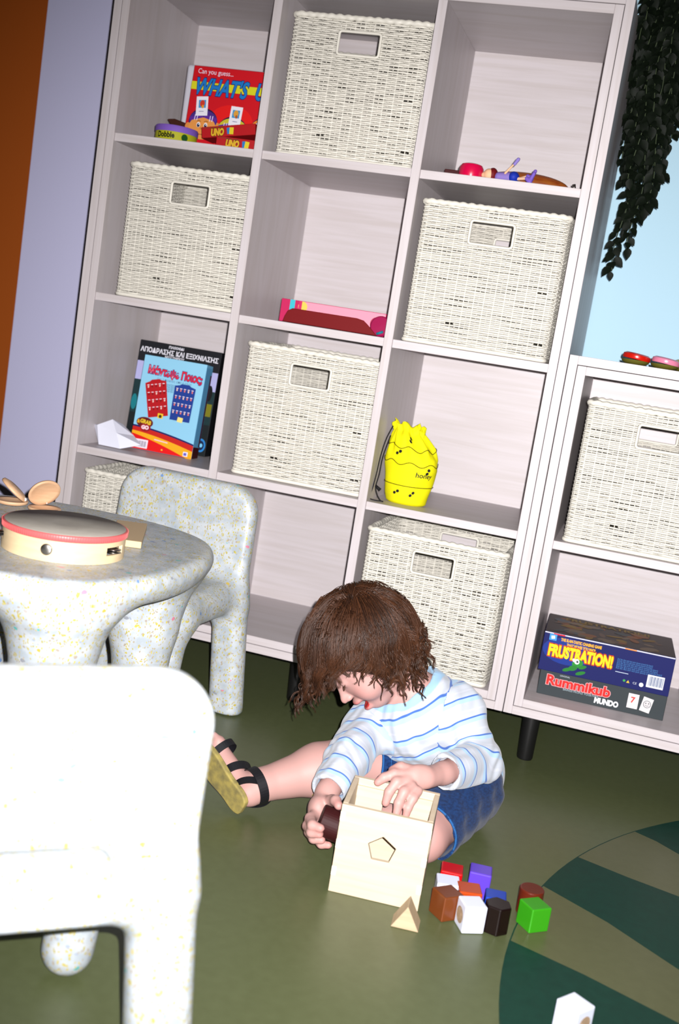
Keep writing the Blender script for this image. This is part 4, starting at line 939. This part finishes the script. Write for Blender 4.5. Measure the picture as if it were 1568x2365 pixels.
# neck and head
f.put(cap(NB+(CHE-NB)*.5, hp(0, -.030, -.045), .040, .042), .02)
hd = Field(hp(0, 0, 0)-.14, hp(0, 0, 0)+.14, .0016)
def head(f):
    f.put(hell((0, -.012, .012), (.068, .083, .078)), .01); f.put(hell((0, .024, -.026), (.056, .050, .056)), .022)
    for s in (-1, 1): f.put(hell((s*.031, .042, -.040), (.025, .024, .024)), .012)
    f.put(hell((0, .045, -.074), (.027, .023, .018)), .016)
    f.put(cap(hp(0, .066, .006), hp(0, .083, -.024), .006, .0085), .010); f.put(hell((0, .0875, -.0285), (.0085, .008, .0075)), .005)
    for s in (-1, 1): f.put(hell((s*.0085, .080, -.031), (.0055, .007, .0055)), .004)
    for s in (-1, 1): f.put(hell((s*.028, .082, .004), (.015, .014, .010)), .012, 's'); f.put(hell((s*.027, .0590, -.001), (.0135, .0125, .0120)), .003)
    f.put(hell((0, .0725, -.047), (.019, .0125, .0070)), .006); f.put(hell((0, .0690, -.0700), (.016, .0105, .0065)), .006)
    f.put(hell((0, .082, -.0580), (.0135, .028, .0088)), .003, 's')
    for s in (-1, 1): f.put(hell((s*.0035, .088, -.0365), (.0022, .004, .003)), .002, 's')
    for s in (-1, 1): f.put(hell((s*.068, -.008, -.010), (.008, .017, .026)), .004)
head(f)
f.cut((0, 0, .0008), (0, 0, -1))
V, F = f.mesh()
M_SKIN = mat('fair_skin', (.53, .305, .275, 1), .55, .35, sss=.12, bump=(900, .08, .0003))
def paint(o, V, fn):
    at = o.data.color_attributes.new('tone', 'FLOAT_COLOR', 'POINT'); c = np.ones((len(V), 4), np.float32); c[:, :3] = fn(V); at.data.foreach_set('color', c.ravel())
def use_tone(m):
    nt = m.node_tree; a = nt.nodes.new('ShaderNodeAttribute'); a.attribute_name = 'tone'; nt.links.new(a.outputs['Color'], nt.nodes['Principled BSDF'].inputs['Base Color'])
use_tone(M_SKIN)
o, V2 = sdf_obj('body', V, F, M_SKIN, person, 2)
def skin_tone(V):
    c = np.tile(np.array([.53, .305, .275]), (len(V), 1)); q = V-HC; l, f_, u = q@HL, q@HF, q@HU
    def blend(mask, col): c[:] = c*(1-mask[:, None])+np.array(col)*mask[:, None]
    g = lambda l0, f0, u0, r: np.exp(-(((np.abs(l)-l0)**2+(f_-f0)**2+(u-u0)**2)/r**2))
    blend(.45*g(.036, .055, -.035, .02), (.66, .26, .24)); blend(.35*g(0, .094, -.029, .008), (.68, .27, .24))
    lip = np.clip(1.5-((l/.0185)**2+((u+.0485)/.0062)**2), 0, 1)*(f_ > .066)*(f_ < .095); lip2 = np.clip(1.5-((l/.0165)**2+((u+.0680)/.0058)**2), 0, 1)*(f_ > .060)*(f_ < .09)
    blend(np.clip(lip+lip2, 0, 1)*.8, (.58, .13, .13)); blend(((np.abs(l) < .0145) & (np.abs(u+.058) < .0095) & (f_ > .045) & (f_ < .0765)).astype(float)*.95, (.48, .02, .02))
    for tip in [s_[0][-1] for s_ in lfin+rfin]: blend(.5*np.exp(-((V-tip)**2).sum(1)/.009**2), (.66, .21, .19))
    for kn in (LKN,): blend(.3*np.exp(-((V-kn)**2).sum(1)/.04**2), (.64, .28, .26))
    return c
paint(o, V2, skin_tone)
def local(o): o.matrix_parent_inverse = inv; return o
local(o)
# closed eyelashes and brows
M_LASH = mat('dark_lashes', (.09, .04, .025, 1), .6, .2)
mb = MB()
for s in (-1, 1):
    for i in range(16):
        t_ = -1+2*i/15; p0 = hp(s*.027+t_*.0115, .0712-.0045*t_*t_, -.0052+.003*t_*t_); p1 = p0+HF*.006-HU*.0045+HL*t_*.002; mb.tube([p0, (p0+p1)/2+HU*-.0008, p1], [.00035, .0003, .00015], 4)
    mb.tube([hp(s*.027+t_*.0120, .0712-.0048*t_*t_, -.0048+.003*t_*t_) for t_ in [-1+.2*i for i in range(11)]], .0005, 5)
local(mb.build('eyelashes', M_LASH, person, True))
mb = MB()
for s in (-1, 1):
    for i in range(26):
        t_ = i/25; p0 = hp(s*(.014+.026*t_), .0735-.012*t_**2, .0165+.005*math.sin(t_*2.4)); mb.tube([p0, p0+HL*s*.006+HU*.001], [.0006, .0002], 4)
local(mb.build('eyebrows', mat('brow_hair', (.12, .05, .025, 1), .6, .2), person))

# striped top
def tube_open(f, a, b, ra, rb, k, wall=.004, depth=.02):
    d_ = unit(b-a); fn, l1, h1 = cap(a, b+d_*.03, ra, rb)
    def g(X, Y, Z): return np.maximum(fn(X, Y, Z), (X-b[0])*d_[0]+(Y-b[1])*d_[1]+(Z-b[2])*d_[2])
    f.put((g, l1, h1), k); f.put(cap(b-d_*depth, b+d_*.03, rb-wall, rb-wall+.002), .002, 's')
f = Field((.80, -.66, .02), (1.22, -.24, .30), .0022)
f.put(cap(PEL+A3(.0, 0, .015), CHE, .084, .080), .03); f.put(ell(PEL+A3(.006, .006, .0), (.093, .088, .068)), .02); f.put(cap(CHE, NB+(CHE-NB)*.25, .078, .060), .03)
f.put(ell(CHE+A3(-.01, -.035, -.03), (.062, .046, .050)), .04)
for a, b, c_ in ((LSH, LEL, LWR), (RSH, REL, RWR)):
    f.put(cap(CHE+(a-CHE)*.45, a, .056, .043), .03); f.put(cap(a, b, .043, .038), .022)
    e = b+(c_-b)*.97; tube_open(f, b, e, .038, .0290, .012)
f.cut(PEL+A3(0, 0, -.042), (-.35, -.2, -.95) if 0 else (0.15, .1, -.98))
nd = unit(hp(0, -.02, -.03)-NB); f.put(cap(NB-nd*.016, NB+nd*.09, .055, .066), .004, 's')
V, F = f.mesh()
# cloth folds
def folds(V):
    x, y, z = V.T; d = np.zeros(len(V))
    d += .0016*np.sin(95*x+70*z+2*np.sin(30*y))+.0013*np.sin(120*z-60*y+1.5*np.sin(50*x))+.0008*np.sin(230*x-180*y+90*z)
    for c_, w_ in ((LEL, .045), (LSH, .05), (REL, .04), (PEL+A3(-.03, -.05, .03), .08)):
        g = np.exp(-((V-c_)**2).sum(1)/w_**2); dd = unit(c_-CHE); d += .0030*g*np.sin((V@dd)*210+3*np.sin(V@A3(40, 60, -30)))
    return d
c_ = V.mean(0); n = len(V)
tri = V[F]; nr = np.cross(tri[:, 2]-tri[:, 0], tri[:, 3]-tri[:, 1]); N = np.zeros((n, 3))
for k in range(4):
    for j in range(3): N[:, j] += np.bincount(F[:, k], nr[:, j], n)
N /= np.linalg.norm(N, axis=1)[:, None]+1e-12
V = V+N*folds(V)[:, None]
M_SHIRT = mat('striped_cotton', (.75, .82, .90, 1), .85, .15, sheen=.2, bump=(700, .25, .0005))
o, V2 = sdf_obj('striped_top', V, F, M_SHIRT, person, 2); local(o)
def seg_t(V, a, b):
    ba = b-a; t = np.clip((V-a)@ba/(ba@ba), -4, 4); tc = np.clip(t, 0, 1); return np.linalg.norm(V-(a+tc[:, None]*ba), axis=1), t*np.linalg.norm(ba)
Lu, Ru = np.linalg.norm(LEL-LSH), np.linalg.norm(REL-RSH)
cand = []
d, t = seg_t(V2, NB, PEL); cand.append((d-.085, t+.004+.10*0, 0))
Lf, Rf = np.linalg.norm(LWR-LEL), np.linalg.norm(RWR-REL); lo_, ro_ = (.55*.036-(Lu+.97*Lf)) % .036, (.55*.036-(Ru+.97*Rf)) % .036
d, t = seg_t(V2, LSH, LEL); cand.append((d-.043, t+lo_, 1)); d, t = seg_t(V2, LEL, LWR); cand.append((d-.034, t+Lu+lo_, 1))
d, t = seg_t(V2, RSH, REL); cand.append((d-.043, t+ro_, 2)); d, t = seg_t(V2, REL, RWR); cand.append((d-.034, t+Ru+ro_, 2))
D_ = np.stack([c[0] for c in cand]); w_ = np.exp(-D_/.006); bi = D_.argmin(0); T_ = np.stack([c[1] for c in cand])
st = np.where(bi == 0, T_[0], 0)
for arm in ((1, 2), (3, 4)):
    ww = w_[list(arm)]; v = (ww*T_[list(arm)]).sum(0)/ww.sum(0); st = np.where(np.isin(bi, arm), v, st)
at = o.data.attributes.new('stripe', 'FLOAT', 'POINT'); at.data.foreach_set('value', st.astype(np.float32))
# collar and cuff masks
fn, _, _ = cap(NB-nd*.016, NB+nd*.09, .055, .066); dc = fn(*V2.T); col = np.clip((.017-dc)/.0015, 0, 1)*((V2-NB)@nd > -.028)
at = o.data.attributes.new('collar', 'FLOAT', 'POINT'); at.data.foreach_set('value', col.astype(np.float32))
nt = M_SHIRT.node_tree; b = nt.nodes['Principled BSDF']; Lk = nt.links.new
an = nt.nodes.new('ShaderNodeAttribute'); an.attribute_name = 'stripe'; ac = nt.nodes.new('ShaderNodeAttribute'); ac.attribute_name = 'collar'
dv = nt.nodes.new('ShaderNodeMath'); dv.operation = 'DIVIDE'; dv.inputs[1].default_value = .036; fr = nt.nodes.new('ShaderNodeMath'); fr.operation = 'FRACT'
rp = nt.nodes.new('ShaderNodeValToRGB'); rp.color_ramp.interpolation = 'LINEAR'; E_ = rp.color_ramp.elements
wh = (.50, .54, .61, 1); bl = (.38, .56, .76, 1); nv = (.06, .15, .48, 1)
stops = [(0, nv), (.045, nv), (.065, bl), (.24, bl), (.27, wh), (.60, wh), (.62, (.55, .58, .66, 1)), (.70, (.55, .58, .66, 1)), (.72, wh), (.965, wh), (.985, nv)]
while len(E_) < len(stops): E_.new(.5)
for e_, (p_, c_) in zip(E_, stops): e_.position = p_; e_.color = c_
mx = nt.nodes.new('ShaderNodeMixRGB'); mx.inputs[2].default_value = (.33, .54, .76, 1)
Lk(an.outputs['Fac'], dv.inputs[0]); Lk(dv.outputs[0], fr.inputs[0]); Lk(fr.outputs[0], rp.inputs[0]); Lk(rp.outputs[0], mx.inputs[1]); Lk(ac.outputs['Fac'], mx.inputs[0]); Lk(mx.outputs[0], b.inputs['Base Color'])
# denim shorts
M_DEN = mat('blue_denim', lin(15, 54, 106), .85, .15, noise=((140, 140, 300), lin(8, 34, 74)), bump=(600, .4, .0006), sheen=.1)
f = Field((.84, -.62, -.004), (1.24, -.22, .2), .0024)
f.put(ell(PEL+A3(.004, .006, -.006), (.086, .081, .072)), .02)
LHEM, RHEM = LHP+(LKN-LHP)*.90, RHP+(RKN-RHP)*.80
tube_open(f, LHP+A3(.004, .01, 0), LHEM, .068, .054, .025); tube_open(f, RHP, RHEM, .070, .062, .025)
f.cut((0, 0, .001), (0, 0, -1))
V, F = f.mesh(); V = V+0
x, y, z = V.T; wv = .0015*np.sin(110*x+80*y)+.0012*np.sin(160*z-90*x)
o, _ = sdf_obj('denim_shorts', V+np.stack([wv, wv, wv*0], 1), F, M_DEN, person, 2); local(o)
M_DEN2 = mat('denim_edge', lin(40, 92, 150), .85, .15, bump=(600, .4, .0006))
for hem, a, r in ((LHEM, LHP, .0535), (RHEM, RHP, .0615)):
    d_ = Vector(unit(hem-a)); u1 = d_.orthogonal().normalized(); u2 = d_.cross(u1); mb = MB()
    pts = []
    for i in range(48):
        p_ = Vector(hem)+(u1*math.cos(2*PI*i/48)+u2*math.sin(2*PI*i/48))*r-d_*.001; p_.z = max(p_.z, .003); pts.append(p_)
    mb.tube(pts, .0022, 6, closed=True); local(mb.build('rolled_hem', M_DEN2, person, True))
    mb = MB(); pts = []
    for i in range(48):
        p_ = Vector(hem)+(u1*math.cos(2*PI*i/48)+u2*math.sin(2*PI*i/48))*(r+.0022)-d_*.016; p_.z = max(p_.z, .002); pts.append(p_)
    mb.tube(pts, .0007, 5, closed=True); local(mb.build('seam_stitching', M_DEN2, person, True))
# sandals
M_SOLE = mat('tan_sandal_sole', lin(168, 152, 84), .75, .2, noise=((70, 70, 70), lin(128, 118, 76))); M_STRAP = mat('black_strap', (.006, .006, .009, 1), .55, .35)
def sandal(label, he, to, n_, t_, an, up_r):
    sd_ = np.cross(t_, n_); root = bpy.data.objects.new('sandal', None); COL.objects.link(root); root.parent = person
    root.matrix_parent_inverse = inv; root['label'] = label
    L_ = np.linalg.norm(to-he)+.045; c0 = he-t_*.020+n_*.006; pts = []
    outl = [(0, -.012), (.004, -.020), (.02, -.026), (.05, -.026), (.085, -.031), (.115, -.031), (.135, -.024), (L_-.006, -.012), (L_, 0), (L_-.004, .014), (.13, .025), (.10, .028), (.055, .023), (.02, .024), (.004, .018), (0, .010)]
    outl = [(min(x, L_), y) for x, y in outl]
    M = Matrix(((t_[0], sd_[0], n_[0], c0[0]), (t_[1], sd_[1], n_[1], c0[1]), (t_[2], sd_[2], n_[2], c0[2]), (0, 0, 0, 1)))
    P2 = smooth([Vector((x, y, 0)) for x, y in outl+outl[:1]], 4)[:-1]
    mb = MB(); mb.prism([(p_.x, p_.y) for p_ in P2], M, .011)
    s_ = mb.build('sole', M_SOLE, root, bevel=.003, seg=3); s_.data.update(); bm = bmesh.new(); bm.from_mesh(s_.data); bmesh.ops.recalc_face_normals(bm, faces=bm.faces); bm.to_mesh(s_.data); bm.free()
    def strap(c, ax, r1, r2, w, a0=0, a1=2*PI):
        ax = unit(ax); u1 = unit(np.cross(ax, A3(.2, .3, .9))); u2 = np.cross(ax, u1); m_ = MB(); n = 40; vs = []
        for i in range(n+1):
            a = a0+(a1-a0)*i/n; dirv = u1*math.cos(a)*r1+u2*math.sin(a)*r2; o_ = unit(dirv)
            for (k, e) in ((-w/2, 0), (w/2, 0), (w/2, .0022), (-w/2, .0022)): vs.append(c+dirv+ax*k+o_*e)
        fs = []
        for i in range(n):
            for q in range(4): fs.append((i*4+q, i*4+(q+1) % 4, i*4+4+(q+1) % 4, i*4+4+q))
        m_.add(vs, fs); return m_.build('strap', M_STRAP, root)
    strap(an-up_r*.010, unit(up_r+t_*.10), .0325, .0325, .017)                      # ankle
    strap((he+an)/2-t_*.002-n_*.000, unit(t_*.75-n_*.66), .0345, .031, .014)         # behind the heel, slanting
    mid = he+(to-he)*.42-n_*.018; strap(mid, t_-n_*.35, .0265, .0255, .016)
    mid = he+(to-he)*.86-n_*.012; strap(mid, t_, .0225, .030, .014)
sandal('black strapped sandal with tan sole on the outstretched foot, sole turned to us', RHE, RTO, sole_n, tdir, RAN, legd)
sandal('black strapped sandal behind the sorting box', LHE, LTO, l_n, l_t, LAN, unit(LKN-LAN))
# held cylinder
o = cyl_mb(CYR, CYL, 40, Matrix()).build('cylinder_block', mat('maroon_paint', lin(50, 10, 12), .6, .2), bevel=.0022, seg=3)
q_ = Vector(CYD).to_track_quat('Z', 'Y'); o.rotation_mode = 'QUATERNION'; o.rotation_quaternion = q_; o.location = Vector(CYC)-Vector(CYD)*CYL/2
tag(o, 'dark maroon cylinder held in the right hand of the child', 'wooden block')

# hair
M_HAIR = mat('brown_hair', (.050, .020, .010, 1), .42, .30)
nt = M_HAIR.node_tree; at_ = nt.nodes.new('ShaderNodeAttribute'); at_.attribute_name = 'tone'; nt.links.new(at_.outputs['Color'], nt.nodes['Principled BSDF'].inputs['Base Color'])
R_ = np.array([.078, .093, .087]); C0 = np.array([0, -.012, .014]); rg = np.random.RandomState(5)
f = Field(hp(0, 0, 0)-.13, hp(0, 0, 0)+.13, .0025); f.put(hell(tuple(C0), tuple(R_+.001)), .004)
f.put(hell((0, .094, -.042), (.12, .084, .084)), .008, 's'); f.put(hell((0, .03, -.095), (.09, .09, .055)), .012, 's')
V, F = f.mesh(); capo, Vc = sdf_obj('hair_base', V, F, M_HAIR, person, 2); local(capo); paint(capo, Vc, lambda V: np.tile(np.array([.030, .012, .007]), (len(V), 1)))
G3 = np.array([HL[2], HF[2], HU[2]])*-1.0     # gravity in head axes
Wh = unit(np.array([.020, -.050, .066]))
verts, faces, tones = [], [], []
def walk(root, leng, off, clump, curl, ph):
    lim = .012+.020*abs(math.sin(ph[0]*7)); p = root.copy(); d = root/R_**2; nrm = unit(d); away = unit(root)-Wh; d = unit(away-nrm*(away@nrm)+1e-6); pts = [p+C0]; step = .0075; n = int(leng/step)
    for i in range(n):
        nrm = unit(p/R_**2); away = unit(p)-Wh; tg = away-nrm*(away@nrm); tg = tg/(np.linalg.norm(tg)+1e-6)
        lift = (np.linalg.norm(p/R_)-1)*.085
        d = unit(d*.55+tg*.38+G3*(.20+.25*i/n)*(1.0)+clump*.09)
        p = p+d*step
        k = np.linalg.norm(p/(R_+off))
        if k < 1: p = p/k
        elif k < 1.35 and i < n*.7: p = p*(1-.25*(k-1)/k*.6)
        q = p+C0
        if q[1] > lim and q[2] < .022-.35*(lim-.012):
            break
        if q[2] < -.112 or (q[1] > -.012 and q[2] < -.074+.5*(lim-.012)): break
        if q[1] > .150: break
        pts.append(q.copy())
    pts = np.array(pts); m = len(pts)
    if m < 4: return None
    t = np.linspace(0, 1, m); tt = np.clip((t-.45)/.55, 0, 1)**1.2
    tan = np.gradient(pts, axis=0); tan /= np.linalg.norm(tan, axis=1)[:, None]+1e-9
    a1 = np.cross(tan, pts-C0); a1 /= np.linalg.norm(a1, axis=1)[:, None]+1e-9; a2 = np.cross(tan, a1)
    w = curl*tt; fr = ph[1]
    pts = pts+a1*(w*np.sin(ph[0]+t*fr*m/14))[:, None]+a2*(w*.7*np.cos(ph[0]+t*fr*m/14))[:, None]
    return pts
def add_strand(pts, r, tone):
    m = len(pts); base = len(verts); tan = np.gradient(pts, axis=0); tan /= np.linalg.norm(tan, axis=1)[:, None]+1e-9
    ref = np.array([.3, .5, .8]); a1 = np.cross(tan, ref); a1 /= np.linalg.norm(a1, axis=1)[:, None]+1e-9; a2 = np.cross(tan, a1)
    W = HC+pts@np.array([HL, HF, HU]); A1 = a1@np.array([HL, HF, HU]); A2 = a2@np.array([HL, HF, HU])
    for i in range(m):
        rr = r*(1-.75*(i/(m-1))**2)
        for k in range(3):
            an = 2*PI*k/3; verts.append(tuple(W[i]+A1[i]*rr*math.cos(an)+A2[i]*rr*math.sin(an))); tones.append(tone)
        if i:
            for k in range(3): faces.append((base+(i-1)*3+k, base+(i-1)*3+(k+1) % 3, base+i*3+(k+1) % 3, base+i*3+k))
NC = 560
for c in range(NC):
    v = unit(rg.normal(size=3)); root = v*R_
    q = root+C0
    if (q[1] > .050 and q[2] < .040) or (q[2] < -.050) or (q[1] > .015 and q[2] < -.005): continue
    leng = rg.uniform(.125, .185) if q[2] > 0 else rg.uniform(.06, .10)
    if q[1] > .03: leng = rg.uniform(.085, .11)
    off = rg.uniform(.003, .024); cl = rg.normal(size=3)*.8; curl = rg.uniform(.003, .006)+(.0105 if q[1] < .02 else .0035); ph = (rg.uniform(0, 6), rg.uniform(7, 11))
    base_t = np.array([.052, .0195, .0085])*rg.uniform(.55, 1.6)
    cen = walk(root, leng, off, cl, curl, ph)
    if cen is None: continue
    for s in range(24):
        jt = rg.normal(size=3); jt -= v*(jt@v); rr_ = root+jt*.0062; rr_ = rr_/np.linalg.norm(rr_/R_)
        st_ = walk(rr_, leng*rg.uniform(.9, 1.04), off+rg.uniform(-.002, .002), cl+rg.normal(size=3)*.10, curl*rg.uniform(.8, 1.25), (ph[0]+rg.normal()*.25, ph[1]))
        if st_ is None: continue
        m = min(len(st_), len(cen)); st_ = st_[:m]; t = np.linspace(0, 1, m)[:, None]; st_ = st_*(1-.78*t**1.2)+cen[:m]*(.78*t**1.2)
        add_strand(st_, rg.uniform(.00042, .00075), tuple(base_t*rg.uniform(.88, 1.14)))
# loose ringlets along the lower edge
edge = [((.062, .046, .034), 4), ((.076, .020, .004), 6), ((.082, .008, -.026), 9), ((.082, -.002, -.050), 12), ((.074, -.010, -.082), 9), ((.068, -.035, -.088), 9), ((.055, -.060, -.085), 9), ((.035, -.082, -.072), 8), ((.050, -.090, -.045), 6),
        ((.0, -.095, -.060), 6), ((.055, .072, .046), 3), ((.030, .110, .040), 6), ((-.01, .122, .035), 8), ((-.045, .115, .025), 8), ((-.070, .085, .0), 8), ((-.08, .05, -.03), 6)]
for (p0, cnt) in edge:
    for j in range(cnt):
        p = np.array(p0)+rg.normal(size=3)*.008; out = unit(p-C0); d = unit(G3*.75+out*.38+rg.normal(size=3)*.22); a1 = unit(np.cross(d, rg.normal(size=3))); a2 = np.cross(d, a1)
        Ln = rg.uniform(.022, .046); turns = rg.uniform(.7, 1.7); R0 = rg.uniform(.004, .0085); f0 = rg.uniform(0, 6); m = 18; t = np.linspace(0, 1, m); base_t = np.array([.052, .0195, .0085])*rg.uniform(.6, 1.5)
        bend = unit(rg.normal(size=3))*rg.uniform(0, .012); start = p-d*.016
        for s in range(9):
            w = R0*np.minimum(t*2.2, 1)*(1-.25*t)*rg.uniform(.85, 1.15); sh = rg.normal(size=3)*.0014; an = f0+t*turns*2*PI+rg.normal()*.12
            pt = start+sh*(1-.5*t[:, None])+d*(t*Ln*1.25)[:, None]+a1*(w*np.cos(an))[:, None]+a2*(w*np.sin(an))[:, None]-a1*(w[0]*1.0)+bend*(t**2)[:, None]
            add_strand(pt, rg.uniform(.0004, .0007), tuple(base_t*rg.uniform(.88, 1.14)))
me = bpy.data.meshes.new('hair'); V = np.array(verts, np.float32); F = np.array(faces, np.int32)
me.vertices.add(len(V)); me.vertices.foreach_set('co', V.ravel()); me.loops.add(len(F)*4); me.loops.foreach_set('vertex_index', F.ravel()); me.polygons.add(len(F))
me.polygons.foreach_set('loop_start', np.arange(0, len(F)*4, 4, dtype=np.int32)); me.polygons.foreach_set('loop_total', np.full(len(F), 4, np.int32)); me.update(calc_edges=True)
o = link('hair', me, M_HAIR, person, True); paint(o, V, lambda V_: np.array(tones)); local(o)
capo.parent = o; capo.matrix_parent_inverse = (inv).inverted() @ inv if False else Matrix(); 

# ------------------------------------------------------------------ all paints and fabrics a little darker (the flash is strong)
ALB = .72
for m in bpy.data.materials:
    if not m.use_nodes: continue
    for n in m.node_tree.nodes:
        if n.type == 'VALTORGB':
            for e in n.color_ramp.elements: e.color = (e.color[0]*ALB, e.color[1]*ALB, e.color[2]*ALB, 1)
        elif n.type == 'MIX_RGB' and n.blend_type == 'MIX':
            for i in (1, 2):
                if not n.inputs[i].is_linked: c = n.inputs[i].default_value; n.inputs[i].default_value = (c[0]*ALB, c[1]*ALB, c[2]*ALB, 1)
        elif n.type == 'BSDF_PRINCIPLED' and not n.inputs['Base Color'].is_linked:
            c = n.inputs['Base Color'].default_value; n.inputs['Base Color'].default_value = (c[0]*ALB, c[1]*ALB, c[2]*ALB, 1)
for me in bpy.data.meshes:
    at = me.color_attributes.get('tone')
    if at:
        c = np.empty(len(at.data)*4, np.float32); at.data.foreach_get('color', c); at.data.foreach_set('color', c*ALB)
